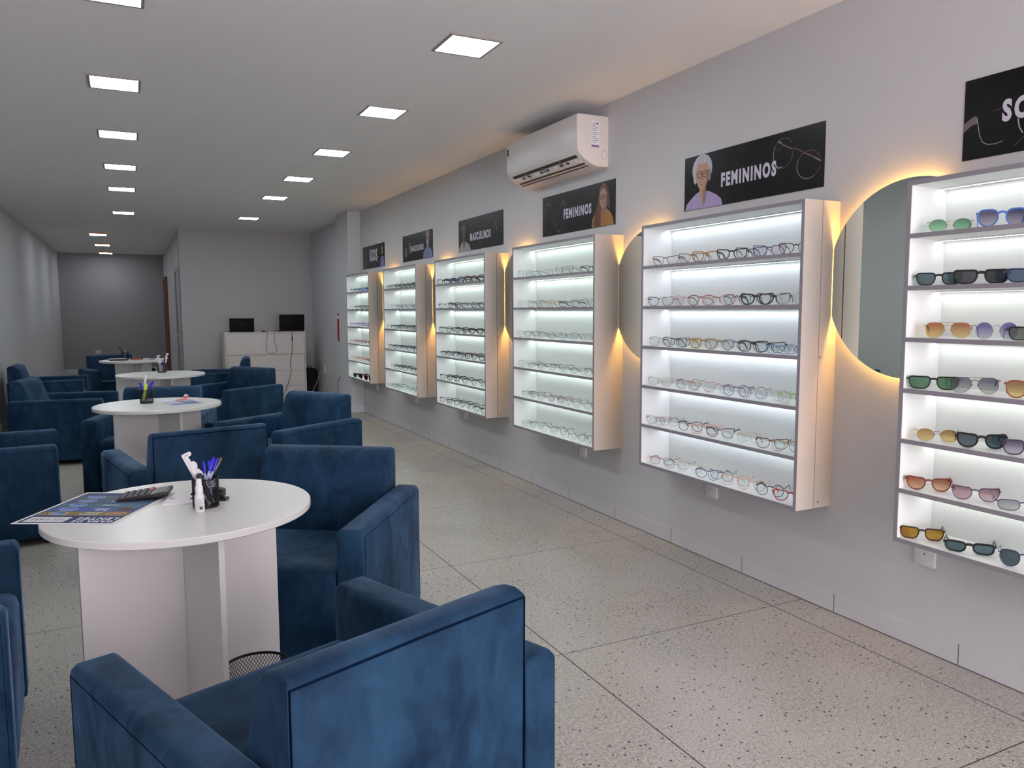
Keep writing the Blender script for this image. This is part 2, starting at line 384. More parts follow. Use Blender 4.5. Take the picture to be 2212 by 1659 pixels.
# ------------------------------------------------------------------ armchairs
CW, CD, AT, AH, BH = .82, .77, .108, .598, .774
def make_armchair():
    root = empty('armchair')
    hw, hd = CW/2, CD/2
    for s in (-1, 1):
        x0, x1 = sorted((s*(hw-AT), s*hw))
        bm = B(); box(bm, x0, x1, -hd, hd, .045, AH)
        def top_or_front(e):
            c = (e.verts[0].co+e.verts[1].co)/2
            return c.z > AH-.01
        bevel(bm, .026, 4, top_or_front)
        bevel(bm, .010, 2, lambda e: len(e.link_faces) == 2 and e.calc_face_angle(0) > 1.2)
        bmesh.ops.subdivide_edges(bm, edges=[e for e in bm.edges if e.calc_length() > .3], cuts=5, use_grid_fill=True)
        o = link('armrest', bm, VELVET, root, True, 60)
        g = B(); xo = s*(hw+.0005)
        # stitched seam running round the outer side panel
        pts = [(xo, -hd+.012, .07), (xo, -hd+.012, AH-.028), (xo, hd-.012, AH-.028), (xo, hd-.012, .07)]
        tube(g, pts, .0011, 5); link('seam', g, SEAM, o)
    # backrest: upright rear face, raked front face
    iw = hw-AT-.003
    prof = [(-hd+.006, .07), (-hd, BH-.022), (-hd+.008, BH-.006), (-hd+.025, BH), (-hd+.055, BH-.002), (-hd+.085, BH-.012), (-hd+.108, BH-.034), (-hd+.122, BH-.07), (-hd+.215, .42), (-hd+.215, .07)]
    bm = B(); prism(bm, prof, -iw, iw)
    def sides(e):
        a, b = e.verts[0].co, e.verts[1].co
        c = (a+b)/2
        return abs(abs(a.x)-iw) < 1e-4 and abs(abs(b.x)-iw) < 1e-4 and abs(a.x-b.x) < 1e-4 and c.z > .3 and c.y > -hd+.012
    bevel(bm, .042, 4, sides)
    o = link('backrest', bm, VELVET, root, True, 50)
    g = B(); yr = -hd-.0012
    pts = [(-iw+.004, yr+.006, .10), (-iw+.004, yr+.001, .45), (-iw+.004, yr, BH-.020), (0, yr, BH-.018), (iw-.004, yr, BH-.020), (iw-.004, yr+.001, .45), (iw-.004, yr+.006, .10)]
    tube(g, pts, .0026, 6); link('piping', g, SEAM, o, True)
    # seat: deep block with waterfall front
    sw = hw-AT-.004
    prof = [(-.18, .085), (-.18, .425), (-.05, .432), (.15, .438), (hd-.07, .441), (hd-.035, .436), (hd-.014, .422), (hd-.006, .395), (hd-.006, .085)]
    bm = B(); prism(bm, prof, -sw, sw); 
    bevel(bm, .012, 2, lambda e: abs(abs(e.verts[0].co.x)-sw) < 1e-4 and abs(e.verts[0].co.x-e.verts[1].co.x) < 1e-4)
    link('seat', bm, VELVET, root, True, 50)
    bm = B(); box(bm, -hw+.03, hw-.03, -hd+.03, hd-.03, .04, .087); link('base_frame', bm, SEAM, root)
    for sx in (-1, 1):
        for sy in (-1, 1):
            bm = B(); lathe(bm, [(.022, 0), (.026, .041)], 12, M=Matrix.Translation((sx*(hw-.07), sy*(hd-.07), 0))); link('leg', bm, BLACKP, root, True)
    return root
def copy_tree(o, parent=None):
    c = o.copy(); COL.objects.link(c)
    if parent: c.parent = parent
    for ch in list(o.children): copy_tree(ch, c)
    return c
chair_data = [
 (-2.497, 1.754, .357, 'blue velvet armchair nearest the camera, its back turned to it', 'armchairs round the nearest table'),
 (-2.246, 3.25, 2.541, 'dark blue velvet armchair on the right of the nearest table, seat facing the viewer', 'armchairs round the nearest table'),
 (-3.600, 2.76, -1.50, 'dark blue armchair cut by the left picture edge, close beside the nearest table', 'armchairs round the nearest table'),
 (-3.700, 5.70, -1.497, 'blue armchair at the left edge, seen side-on behind the price sheet', 'armchairs round the nearest table'),
 (-2.566, 4.73, .202, 'blue velvet armchair with its back to the viewer, right behind the nearest pen cup', 'armchairs round the second table'),
 (-1.874, 5.768, 2.121, 'blue velvet armchair right of the second table, closest one to the wall cases', 'armchairs round the second table'),
 (-2.724, 6.72, 2.867, 'dark armchair on the far side of the second table, mostly hidden by its base', 'armchairs round the second table'),
 (-3.440, 8.467, -1.732, 'big blue armchair in profile left of the second table, facing right', 'armchairs round the third table'),
 (-1.927, 8.804, 2.212, 'blue velvet armchair right of the third table, in front of the white counter', 'armchairs round the third table'),
 (-1.80, 11.05, 1.447, 'blue armchair with only its top showing, against the left side of the counter', 'armchairs round the farthest table'),
 (-3.768, 10.807, -1.583, 'small blue armchair against the left wall, behind the big one in profile', 'armchairs round the farthest table'),
 (-3.060, 12.36, 3.429, 'dark armchair behind the farthest table, facing the viewer, at the corridor mouth', 'armchairs round the farthest table')]
proto = make_armchair()
for i, (x, y, r, lab, grp) in enumerate(chair_data):
    o = proto if i == 0 else copy_tree(proto)
    o.location = (x, y, 0); o.rotation_euler = (0, 0, r); tag(o, lab, 'armchair', 'blue velvet armchairs')

# ------------------------------------------------------------------ round tables
TZ = .74
def round_table(x, y, r, ang, L, label):
    t = empty('round_table', (x, y, 0)); tag(t, label, 'table', 'round white tables')
    bm = B(); lathe(bm, [(r-.004, TZ-.025), (r, TZ-.022), (r, TZ-.003), (r-.003, TZ)], 96)
    link('tabletop', bm, TABLEW, t, True, 30)
    a = math.radians(ang)
    for k in range(4):
        d = a+k*PI/2; g = B()
        M = Matrix.Rotation(d, 4, 'Z')
        box(g, .0095, L, -.009, .009, 0, TZ-.0255, M=M); link('leg_panel', g, WHITE, t)
    g = B(); box(g, -.009, .009, -.009, .009, 0, TZ-.0255, M=Matrix.Rotation(a, 4, 'Z')); link('centre_post', g, WHITE, t)
T1 = (-2.721, 2.80); T2 = (-2.702, 6.03); T3 = (-2.59, 8.96); T4 = (-2.845, 11.75)
round_table(*T1, .42, 16, .325, 'round white table nearest the camera, with calculator and price sheet')
round_table(*T2, .42, 25, .315, 'round white table with a pen cup holding a yellow highlighter')
round_table(*T3, .435, 18, .305, 'round white table whose cup holds two white rulers, third from the front')
round_table(*T4, .42, 27, .25, 'round white table farthest away, with black folder and dark cup')

# ------------------------------------------------------------------ table things
def mesh_cup(x, y, z, r, h, name, label, cat, group=None, rows_=12, cols=40, taper=1., wire=.0007, rim=.0022, thick=None):
    t = empty(name, (x, y, z)); tag(t, label, cat, group)
    bm = B(); grid = []
    z0, z1 = .006, h-.004
    for j in range(rows_+1):
        f = j/rows_; rr = r*(taper+(1-taper)*f)
        grid.append([bm.verts.new((rr*math.cos(2*PI*(i+.5*(j % 2))/cols), rr*math.sin(2*PI*(i+.5*(j % 2))/cols), z0+(z1-z0)*f)) for i in range(cols)])
    for j in range(rows_):
        for i in range(cols):
            if j % 2 == 0: a, b, c, d = grid[j][i], grid[j][(i+1) % cols], grid[j+1][i], grid[j+1][i-1]
            else: a, b, c, d = grid[j][i], grid[j][(i+1) % cols], grid[j+1][(i+1) % cols], grid[j+1][i]
            if j % 2 == 0:
                bm.faces.new((a, b, c)); bm.faces.new((a, c, d))
            else:
                bm.faces.new((a, b, c)); bm.faces.new((a, c, d))
    # keep only the diagonal edges: dissolve horizontals by building wires instead
    w = B()
    def strut(p, q):
        p, q = p.co, q.co; dd = (q-p); nrm = Vector(((p.x+q.x)/2, (p.y+q.y)/2, 0)).normalized(); s = dd.cross(nrm).normalized()*wire
        n_ = nrm*wire*.6
        vs = [w.verts.new(v) for v in (p+s-n_, p-s-n_, q-s-n_, q+s-n_, p+s+n_, p-s+n_, q-s+n_, q+s+n_)]
        w.faces.new(vs[0:4][::-1]); w.faces.new(vs[4:8]); w.faces.new((vs[0], vs[3], vs[7], vs[4])); w.faces.new((vs[1], vs[5], vs[6], vs[2]))
    for j in range(rows_):
        for i in range(cols):
            k = i if j % 2 else i-1
            strut(grid[j][i], grid[j+1][i]); strut(grid[j][i], grid[j+1][(i+1) % cols if j % 2 else i-1])
    bm.free(); link('wire_wall', w, BLACKM, t)
    g = B(); tube(g, ring_pts(r, 36, h-.003), rim, 8, True); link('rim', g, BLACKM, t, True)
    g = B(); lathe(g, [(r*taper-.001, 0), (r*taper+.0005, .001), (r*taper+.0005, .007), (r*taper-.001, .0075), (r*taper-.003, .002)], 32); link('base', g, BLACKM, t, True)
    return t
def along(p, q):
    """matrix placing local z from p toward q"""
    p, q = Vector(p), Vector(q); d = (q-p).normalized()
    return Matrix.Translation(p) @ d.to_track_quat('Z', 'Y').to_matrix().to_4x4()
def pen(p, q, body, cap, label, r=.0042, capfrom=.72, clip=True, name='pen', group=None):
    L = (Vector(q)-Vector(p)).length
    t = empty(name, mat=along(p, q)); tag(t, label, 'pen', group)
    bm = B(); lathe(bm, [(.0008, 0), (r*.5, .008), (r, .02), (r, L*capfrom)], 12); link('barrel', bm, body, t, True)
    bm = B(); lathe(bm, [(r*1.22, L*capfrom-.001), (r*1.25, L*.97), (r*.75, L)], 12)
    if clip: box(bm, -.0018, .0018, r*1.2, r*1.2+.0022, L*capfrom+.006, L*.96)
    link('cap', bm, cap, t, True, 50)
    return t
CUP1 = (-2.650, 2.755)
cup = mesh_cup(*CUP1, TZ, .042, .100, 'pen_cup', 'black wire mesh pen cup crowded with pens on the nearest table', 'pen cup', 'mesh pen cups', 12, 40)
def cpt(dx, dy, dz, c=CUP1): return (c[0]+dx, c[1]+dy, TZ+dz)
pen(cpt(.006, -.010, .009), cpt(-.002, .020, .152), BAGG, PENBLUE, 'blue-capped pen standing beside the white ruler in the nearest cup', group='pens in the nearest cup')
pen(cpt(.018, -.004, .009), cpt(.014, .010, .153), BAGG, PENBLUE, 'blue-capped pen, nearly upright, in the middle of the nearest cup', group='pens in the nearest cup')
pen(cpt(-.024, -.010, .009), cpt(.032, .012, .165), BAGG, PENBLUE, 'blue-capped pen, tallest of those in the nearest cup', group='pens in the nearest cup')
pen(cpt(-.016, .006, .009), cpt(.044, .022, .157), BAGG, PENBLUE, 'blue-capped pen leaning right behind the tallest in the nearest cup', group='pens in the nearest cup')
pen(cpt(-.028, .010, .010), cpt(.058, .028, .158), simple('black_gold_pen', (.03, .027, .02), .3), simple('bronze_cap', (.12, .09, .04), .3, .4), 'black and bronze pen leaning far right out of the nearest cup', .0045)
pen(cpt(.026, .004, .009), cpt(-.040, -.006, .128), simple('pale_pen', (.6, .6, .65), .3), PLASW, 'white ballpoint leaning left out of the nearest cup')
pen(cpt(.022, .018, .009), cpt(-.034, .026, .146), BAGG, simple('clear_blue_cap', (.22, .22, .55), .25), 'clear pen with violet end behind the white ruler', .0042)
pen(cpt(.020, -.020, .010), cpt(-.022, -.026, .118), BLACKP, BLACKP, 'thick black marker leaning left in front of the white ruler', .0075, .55, False, 'marker')
# pupil distance ruler
def pd_ruler(p, q, side, label, W=.020, group=None):
    L = (Vector(q)-Vector(p)).length
    d = (Vector(q)-Vector(p)).normalized(); f = Vector(side); f = (f-d*f.dot(d)).normalized(); s = f.cross(d)
    M = Matrix.Identity(4)
    for i in range(3): M[i][0] = s[i]; M[i][1] = f[i]; M[i][2] = d[i]; M[i][3] = p[i]
    t = empty('optical_ruler', mat=M); tag(t, label, 'ruler', group)
    out = [(-W/2, 0), (W/2, 0), (W/2, L*.30), (W*.78, L*.32), (W*.80, L*.34), (W/2, L*.36), (W*.40, L*.46), (W*.50, L*.50), (W*.95, L*.53), (W*1.05, L*.58), (W*.80, L*.66), (W*.45, L*.67), (W*.80, L*.70), (W*.95, L*.76), (W*.70, L*.82), (W*.35, L*.82), (W*.30, L*.92), (W*.85, L*.93), (W*.95, L*.975), (W*.80, L), (-W*.35, L), (-W/2, L*.985)]
    bm = B(); a = [bm.verts.new((x, -.0009, z)) for x, z in out]; b = [bm.verts.new((x, .0009, z)) for x, z in out]
    bm.faces.new(a); bm.faces.new(b[::-1])
    for i in range(len(out)): j = (i+1) % len(out); bm.faces.new((a[i], b[i], b[j], a[j]))
    bmesh.ops.recalc_face_normals(bm, faces=bm.faces[:]); link('blade', bm, PLASW, t)
    bm = B()
    for k in range(20): 
        z = L*(.40+.028*k); box(bm, -W*.30, -W*.30+(.006 if k % 5 == 0 else .003), -.0013, -.0010, z, z+.0006)
    box(bm, -W*.1, W*.5, -.0013, -.001, L*.955, L*.962)
    link('printed_scale', bm, DARKG, t)
pd_ruler(cpt(.018, -.004, .008), cpt(-.062, -.002, .185), (.25, .97, -.1), 'notched white optical ruler leaning left out of the nearest cup', .022)
# spray bottle
t = empty('spray_bottle', (-2.675, 2.688, TZ)); tag(t, 'small white cleaning spray bottle in front of the nearest pen cup', 'bottle')
bm = B(); lathe(bm, [(.0145, 0), (.0155, .002), (.0155, .050), (.0145, .056), (.0120, .060), (.0120, .064)], 28); o = link('body', bm, PLASW, t, True, 50)
g = B(); 
for k in range(9):
    a0 = -2.0; zz = .044-.003*k
    pts = [(.0157*math.cos(a0+j*.1), .0157*math.sin(a0+j*.1), zz) for j in range(10 if k % 3 else 8)]
    tube(g, pts, .0004, 4)
link('printed_text', g, KEYG, o)
g = B()
for k in range(9):
    a = -1.65+k*.07; box(g, -.0002, .0002, -.0006+(.0003 if k % 2 else 0), .0006, .010, .019, M=Matrix.Translation((.0156*math.cos(a), .0156*math.sin(a), 0)) @ Matrix.Rotation(a, 4, 'Z'))
link('barcode', g, BLACKP, o)
bm = B(); lathe(bm, [(.0118, .064), (.0125, .066), (.0120, .084), (.0095, .088), (.0085, .108), (.006, .110)], 24); link('cap', bm, PAPER, t, True, 50)
# stapler behind the cup
t = empty('stapler', (-2.628, 2.842, TZ), math.radians(-28)); tag(t, 'black stapler lying behind the nearest pen cup', 'stapler')
bm = bbox(-.068, .060, -.017, .017, 0, .010, .004, 3); link('base', bm, BLACKP, t, True)
bm = B(); prism(bm, [(-.066, .018), (.05, .012), (.05, .040), (.02, .046), (-.03, .038), (-.066, .026)], -.015, .015); bevel(bm, .005, 2); bmesh.ops.transform(bm, matrix=Matrix.Rotation(-PI/2, 4, 'Z'), verts=bm.verts[:]); link('arm', bm, BLACKP, t, True)
bm = B(); lathe(bm, [(.004, -.0175), (.004, .0175)], 12, M=Matrix.Translation((.043, 0, .026)) @ Matrix.Rotation(PI/2, 4, 'X')); link('pin', bm, METAL, t, True)
# notepad
t = empty('notepad', (-2.722, 2.862, TZ), math.radians(-13)); tag(t, 'white notepad lying left of the nearest pen cup', 'notepad')
bm = bbox(-.052, .052, -.050, .050, 0, .007, .0008, 1); link('pad', bm, PAPER, t)
bm = B(); 
for k in range(3): box(bm, -.046, -.030+.004*k, .030-.006*k, .0315-.006*k, .0071, .0074)
link('printed_lines', bm, KEYG, t)
# calculator
M = Matrix.Translation((-2.832, 2.985, TZ+.0025)) @ Matrix.Rotation(math.radians(-12), 4, 'Z') @ Matrix.Rotation(math.radians(-7), 4, 'Y')
t = empty('calculator', mat=M); tag(t, 'black desk calculator with a red key on the price sheet', 'calculator')
bm = bbox(-.085, .085, -.055, .055, .0, .016, .004, 3); link('body', bm, BLACKP, t, True)
bm = B(); box(bm, .040, .076, -.044, .044, .0162, .0172); link('display', bm, simple('lcd', (.03, .035, .03), .4), t)
for i in range(5):
    for j in range(5):
        x = -.074+.021*i; y = -.045+.021*j; g = bbox(x, x+.016, y, y+.0165, .0155, .0205, .002, 2)
        red = (i == 4 and j >= 3)
        link('key', g, RED if red else KEYG, t, True)
# price sheet
def rows_text(parent, txt, x, y, w, h, mat, z=.0012, bold=.02, name='lettering', rot=0):
    cu = bpy.data.curves.new(name, 'FONT'); cu.body = txt; cu.size = 1.; cu.offset = bold; cu.extrude = .02; cu.resolution_u = 3; cu.space_character = 1.3
    o = bpy.data.objects.new(name, cu); COL.objects.link(o); cu.materials.append(mat)
    TEXTS.append((o, parent, x, y, w, h, z, rot)); return o
TEXTS = []
M = Matrix.Translation((-2.976, 2.903, TZ+.0006)) @ Matrix.Rotation(math.atan2(.47, -.88), 4, 'Z')
t = empty('price_sheet', mat=M); tag(t, 'glossy printed lens price sheet overhanging the nearest table, under the calculator', 'price sheet')
SW, SH = .162, .207
bm = B(); box(bm, -SW, SW, -SH, SH, 0, .0009); link('sheet', bm, PAPER, t)
def flat(parent, name, quads, mat, z0, z1):
    bm = B()
    for (a, b, c, d_) in quads: box(bm, a, b, c, d_, z0, z1)
    return link(name, bm, mat, parent)
flat(t, 'printed_ground', [(-SW+.010, SW-.010, -SH+.012, SH-.010)], NAVYS, .0009, .0011)
bands = [(prn('print_olive', (.22, .17, .05), .4), .060, .110), (prn('print_blue', (.05, .10, .36), .4), .006, .056), (prn('print_teal', (.05, .13, .19), .4), -.050, .002), (prn('print_slate', (.05, .085, .16), .4), -.104, -.054), (prn('print_grey', (.07, .10, .15), .4), -.160, -.108)]
PBL = prn('print_light_blue', (.10, .26, .70), .4)
SKIN = prn('print_skin', (.46, .25, .16), .5)
for m_, y0, y1 in bands:
    flat(t, 'printed_band', [(-SW+.016, SW-.016, y0, y1)], m_, .0011, .0013)
    g = B(); cx, cy = .085, (y0+y1)/2
    pts = [(cx+.030*math.cos(a), cy+.018*math.sin(a), .0015) for a in [2*PI*k/20 for k in range(20)]]
    tube(g, pts, .0007, 4, True); box(g, cx-.022, cx+.022, cy-.006, cy+.012, .0013, .0015, 1); box(g, cx-.016, cx+.010, cy-.018, cy-.007, .0013, .0015, 2)
    link('printed_picture', g, [PRINTW, PBL, DARKG], t)
for (cy, c) in ((.085, SKIN), (.030, prn('print_brown', (.10, .05, .04), .5))):
    g = B(); lathe(g, [(.022, 0), (.022, .0002)], 20, M=Matrix.Translation((-.105, cy, .0013)) @ Matrix.Scale(1.5, 4, (1, 0, 0))); link('printed_face', g, c, t)
    g = B(); tube(g, [(-.105+.026*math.cos(a), cy+.010*math.sin(a), .0017) for a in [2*PI*k/16 for k in range(16)]], .0007, 4, True); link('printed_glasses', g, BLACKP, t)
rows_text(t, 'GAMA DE', -.145, .166, .130, .022, PRINTW, .0012, .03)
rows_text(t, 'LENTES', -.145, .132, .130, .026, PRINTW, .0012, .03)
flat(t, 'printed_box', [(.010, .140, .130, .186)], PRINTW, .0011, .0013)
rows_text(t, 'SOLIDARE', .022, .148, .105, .022, KEYG, .0014, .005)
rows_text(t, 'ADVANCE', -.050, .088, .060, .012, PRINTW, .0014, .02)
rows_text(t, 'NO BLUE+', -.050, .070, .050, .011, PRINTW, .0014, .02)
rows_text(t, 'BLUE', -.050, .038, .035, .011, PRINTW, .0014, .02)
rows_text(t, 'NO BLUE+', -.050, .020, .050, .011, PRINTW, .0014, .02)
rows_text(t, 'CLASSIC', -.055, -.030, .055, .012, PRINTW, .0014, .02)
rows_text(t, 'SMART', -.055, -.085, .055, .012, PRINTW, .0014, .02)
# waste bin
mesh_cup(-2.53, 2.565, 0, .108, .232, 'waste_bin', 'black wire mesh waste bin on the floor under the nearest table', 'waste bin', None, 26, 60, .8, .0008, .0045)

# second table
CUP2 = (-2.775, 6.12)
mesh_cup(*CUP2, TZ, .044, .100, 'pen_cup', 'black mesh pen cup holding a yellow highlighter, on the second table', 'pen cup', 'mesh pen cups', 10, 36)
c2 = lambda dx, dy, dz: cpt(dx, dy, dz, CUP2)
pen(c2(.010, -.010, .009), c2(-.040, 0, .150), PENBLUE, PENBLUE, 'blue pen leaning left out of the cup on the second table', .005, group='blue pens in the second cup')
pen(c2(-.014, .004, .009), c2(.036, .01, .148), PENBLUE, PENBLUE, 'blue pen leaning right out of the cup on the second table', .005, group='blue pens in the second cup')
pen(c2(-.020, -.006, .009), c2(.052, .004, .158), PENBLUE, PENBLUE, 'blue pen, rightmost and longest in the cup on the second table', .005, group='blue pens in the second cup')
pen(c2(-.020, -.014, .009), c2(.002, -.006, .136), YEL, YEL, 'yellow highlighter upright in the cup on the second table', .0085, .6, False, 'highlighter')
pen(c2(-.026, .010, .009), c2(.004, .014, .205), PLASW, PLASW, 'tall white marker in the cup on the second table', .0065, .6, False, 'marker')
pen(c2(-.026, -.016, .009), c2(.030, -.012, .096), BLACKP, BLACKP, 'short black pen leaning inside the cup with the highlighter', .0045)
t = empty('brochure', (-2.545, 6.015, TZ), math.radians(14)); tag(t, 'blue and white printed brochure on the second table', 'brochure')
bm = B(); box(bm, -.105, .105, -.118, .118, 0, .0015); link('sheet', bm, simple('pale_blue_print', (.42, .48, .62), .4), t)
flat(t, 'printed_blocks', [(.0, .10, -.11, .0), (.0, .10, .01, .11), (-.095, -.01, -.11, -.06)], simple('blue_print', (.08, .12, .30), .4), .0015, .0018)
flat(t, 'printed_lines', [(-.09, -.01, -.05+.02*k, -.045+.02*k) for k in range(7)]+[(.01, .09, .03+.02*k, .036+.02*k) for k in range(3)], PRINTW, .0018, .002)
for i, (x, y, r, lab) in enumerate(((-2.645, 6.225, 4, 'white paper form behind the cup with the highlighter, left one'), (-2.50, 6.270, -8, 'white paper form under the pink pen on the second table'))):
    t = empty('paper_form', (x, y, TZ+.0001), math.radians(r)); tag(t, lab, 'paper', 'paper forms on the second table')
    bm = B(); box(bm, -.065, .065, -.075, .075, 0, .001); link('sheet', bm, PAPER, t)
    flat(t, 'printed_lines', [(-.055, .055, -.06+.03*k, -.058+.03*k) for k in range(5)], PBL, .001, .0013)
PINK = simple('pink_plastic', (.70, .16, .14), .4)
pen((-2.590, 6.130, TZ+.0075), (-2.470, 6.215, TZ+.0085), PINK, PLASW, 'pink and white pen lying on the papers of the second table', .005)
t = empty('ribbon_key_tag', (-2.500, 6.330, TZ+.001)); tag(t, 'small red and white tag standing on the papers of the second table', 'tag')
bm = bbox(-.022, .022, -.012, .012, .001, .016, .005, 2); link('tag_body', bm, PINK, t, True)
bm = bbox(-.014, .012, -.009, .009, .0155, .028, .004, 2); link('tag_top', bm, PLASW, t, True)

# third table
CUP3 = (-2.572, 9.16)
mesh_cup(*CUP3, TZ, .044, .100, 'pen_cup', 'black mesh pen cup with two white rulers on the third table', 'pen cup', 'mesh pen cups', 9, 30)
c3 = lambda dx, dy, dz: cpt(dx, dy, dz, CUP3)
pd_ruler(c3(-.010, 0, .009), c3(-.035, 0, .185), (.2, .97, -.1), 'white optical ruler on the left in the cup of the third table', .026, 'rulers in the third cup')
pd_ruler(c3(.000, .012, .009), c3(.062, .01, .205), (.2, .97, -.1), 'white optical ruler leaning right in the cup of the third table', .018, 'rulers in the third cup')
pen(c3(.006, -.012, .009), c3(.034, -.008, .150), PENBLUE, NAVYS, 'dark blue pen in the cup of the third table', .0055)
# farthest table
CUP4 = (-2.945, 11.90)
mesh_cup(*CUP4, TZ, .050, .105, 'pen_cup', 'dark mesh pen cup on the farthest table', 'pen cup', 'mesh pen cups', 8, 26, thick=1)
pen((CUP4[0]+.01, CUP4[1], TZ+.009), (CUP4[0]-.075, CUP4[1], TZ+.185), BLACKP, BLACKP, 'long black pen leaning left out of the farthest cup', .004)
pen((CUP4[0]-.01, CUP4[1], TZ+.009), (CUP4[0]+.012, CUP4[1], TZ+.13), PLASW, PLASW, 'white pen standing in the farthest cup', .004)
t = empty('folder', (-3.03, 11.72, TZ), math.radians(5)); tag(t, 'black folder with white sheet on the farthest table', 'folder')
bm = bbox(-.11, .11, -.08, .08, 0, .022, .004, 2); link('cover', bm, BLACKP, t, True)
bm = B(); box(bm, -.10, .10, -.07, .07, .022, .026); link('sheet', bm, PAPER, t)
t = empty('glasses_case', (-2.80, 11.72, TZ), 0); tag(t, 'orange-red case beside the farthest cup', 'case')
bm = bbox(-.06, .06, -.025, .025, 0, .018, .008, 3); link('shell', bm, simple('orange_case', (.55, .16, .09), .5), t, True)
t = empty('glasses_case', (-2.80, 11.83, TZ), 0); tag(t, 'black case lying behind the orange-red one on the farthest table', 'case')
bm = bbox(-.08, .08, -.03, .03, 0, .032, .012, 3); link('shell', bm, BLACKP, t, True)
pen((-2.66, 11.72, TZ+.006), (-2.58, 11.75, TZ+.006), PENBLUE, PENBLUE, 'blue pen lying on the farthest table')
pen((-2.55, 11.83, TZ+.006), (-2.46, 11.80, TZ+.006), PLASW, PLASW, 'white pen lying near the right rim of the farthest table')

# ------------------------------------------------------------------ counter and what stands on it
CY0, CY1, CX0, CX1, CZ = 12.86, 13.34, -1.545, -.295, 1.062
t = empty('reception_counter', ((CX0+CX1)/2, (CY0+CY1)/2, 0)); tag(t, 'white reception counter with drawer fronts before the back wall', 'counter')
hx, hy = (CX1-CX0)/2, (CY1-CY0)/2
bm = B(); box(bm, -hx, -hx+.018, -hy, hy, 0, CZ); box(bm, hx-.018, hx, -hy, hy, 0, CZ); box(bm, -hx+.018, hx-.018, -hy, hy, CZ-.02, CZ); box(bm, -hx+.018, hx-.018, hy-.02, hy, .06, CZ-.02); box(bm, -hx+.018, hx-.018, -hy+.02, hy-.02, .06, .08)
box(bm, -hx+.018, hx-.018, -hy+.021, -hy+.034, .0, CZ-.02)
link('body', bm, COUNTER, t)
for z0, z1 in ((.705, 1.036), (.430, .685), (.182, .426), (.03, .178)):
    bm = bbox(-hx+.022, hx-.022, -hy+.002, -hy+.020, z0, z1, .002, 1); link('drawer_front', bm, COUNTER, t)
def laptop(x, y, z, w, h, tilt, rz, label, logo):
    t = empty('laptop', (x, y, z), rz); tag(t, label, 'laptop', 'open laptops on the counter')
    bm = bbox(-w/2, w/2, .0, .24, 0, .018, .004, 2); link('keyboard_base', bm, BLACKP, t, True)
    M = Matrix.Translation((0, .0, .012)) @ Matrix.Rotation(-tilt, 4, 'X')
    bm = B(); box(bm, -w/2, w/2, -.009, 0, 0, h); bevel(bm, .004, 2); bmesh.ops.transform(bm, matrix=M, verts=bm.verts[:]); o = link('screen', bm, simple('laptop_lid', (.005, .005, .006), .6, Specular_IOR_Level=.15), t, True)
    bm = B(); box(bm, -w/2+.012, w/2-.012, 0, .0006, .02, h-.014); bmesh.ops.transform(bm, matrix=M, verts=bm.verts[:]); link('display', bm, DARKG, o)
    if logo:
        bm = B(); lathe(bm, [(.012, 0), (.012, .0006)], 20, M=M @ Matrix.Translation((0, -.0096, h*.5)) @ Matrix.Rotation(PI/2, 4, 'X')); link('emblem', bm, BLACKP, o)
    else:
        bm = B(); box(bm, -w*.35, w*.45, -.010, -.009, .004, .010); bmesh.ops.transform(bm, matrix=M, verts=bm.verts[:]); link('hinge_strip', bm, simple('dark_red', (.10, .012, .01), .5), o)
laptop(-1.268, 12.95, CZ, .375, .212, -.06, math.radians(0), 'black laptop on the left end of the white counter', True)
laptop(-.490, 12.95, CZ, .405, .268, -.10, math.radians(2), 'larger black laptop on the right end of the counter', False)
t = empty('computer_mouse', (-.945, 12.93, CZ)); tag(t, 'black computer mouse between the two laptops', 'mouse')
bm = B(); bmesh.ops.create_uvsphere(bm, u_segments=16, v_segments=10, radius=.034); bmesh.ops.scale(bm, vec=(.95, 1.5, .62), verts=bm.verts[:]); bmesh.ops.bisect_plane(bm, geom=bm.verts[:]+bm.edges[:]+bm.faces[:], plane_co=(0, 0, 0), plane_no=(0, 0, 1), clear_inner=True); link('shell', bm, BLACKP, t, True)
bm = B(); box(bm, -.003, .003, -.04, -.01, .018, .0225); link('wheel', bm, KEYG, t)
def cable(name, pts, r, mat, label, group=None):
    bm = B(); tube(bm, smooth_path(pts, 6), r, 6); o = link(name, bm, mat, None, True); tag(o, label, 'cable', group); return o
yy = 12.846
cable('mouse_cable', [(-.945, 12.895, CZ+.006), (-.925, 12.87, CZ+.009), (-.909, yy, CZ+.003), (-.895, yy, 1.037), (-.917, yy, .844), (-.910, yy, .747), (-.848, yy, .713), (-.785, yy, .733), (-.749, yy, .78), (-.780, yy, .873), (-.790, yy, 1.055), (-.780, 12.87, CZ+.006), (-.72, 12.96, CZ+.006)], .003, CABLEG, 'thin grey mouse cable looping down the counter front')
cable('power_cable', [(-.500, 12.93, CZ+.006), (-.512, 12.87, CZ+.010), (-.516, yy, CZ), (-.507, yy, .954), (-.519, yy, .725), (-.550, yy, .562), (-.541, yy, .42), (-.590, yy, .235), (-.648, yy, .095), (-.70, 12.80, .005)], .0045, CABLEG, 'dark power cable hanging down the counter from the right laptop')
bm = bbox(-.517, -.499, yy-.012, yy+.006, .915, .985, .004, 2); o = link('cable_adapter', bm, BLACKP, None, True); tag(o, 'small black plug block on the hanging power cable', 'adapter')
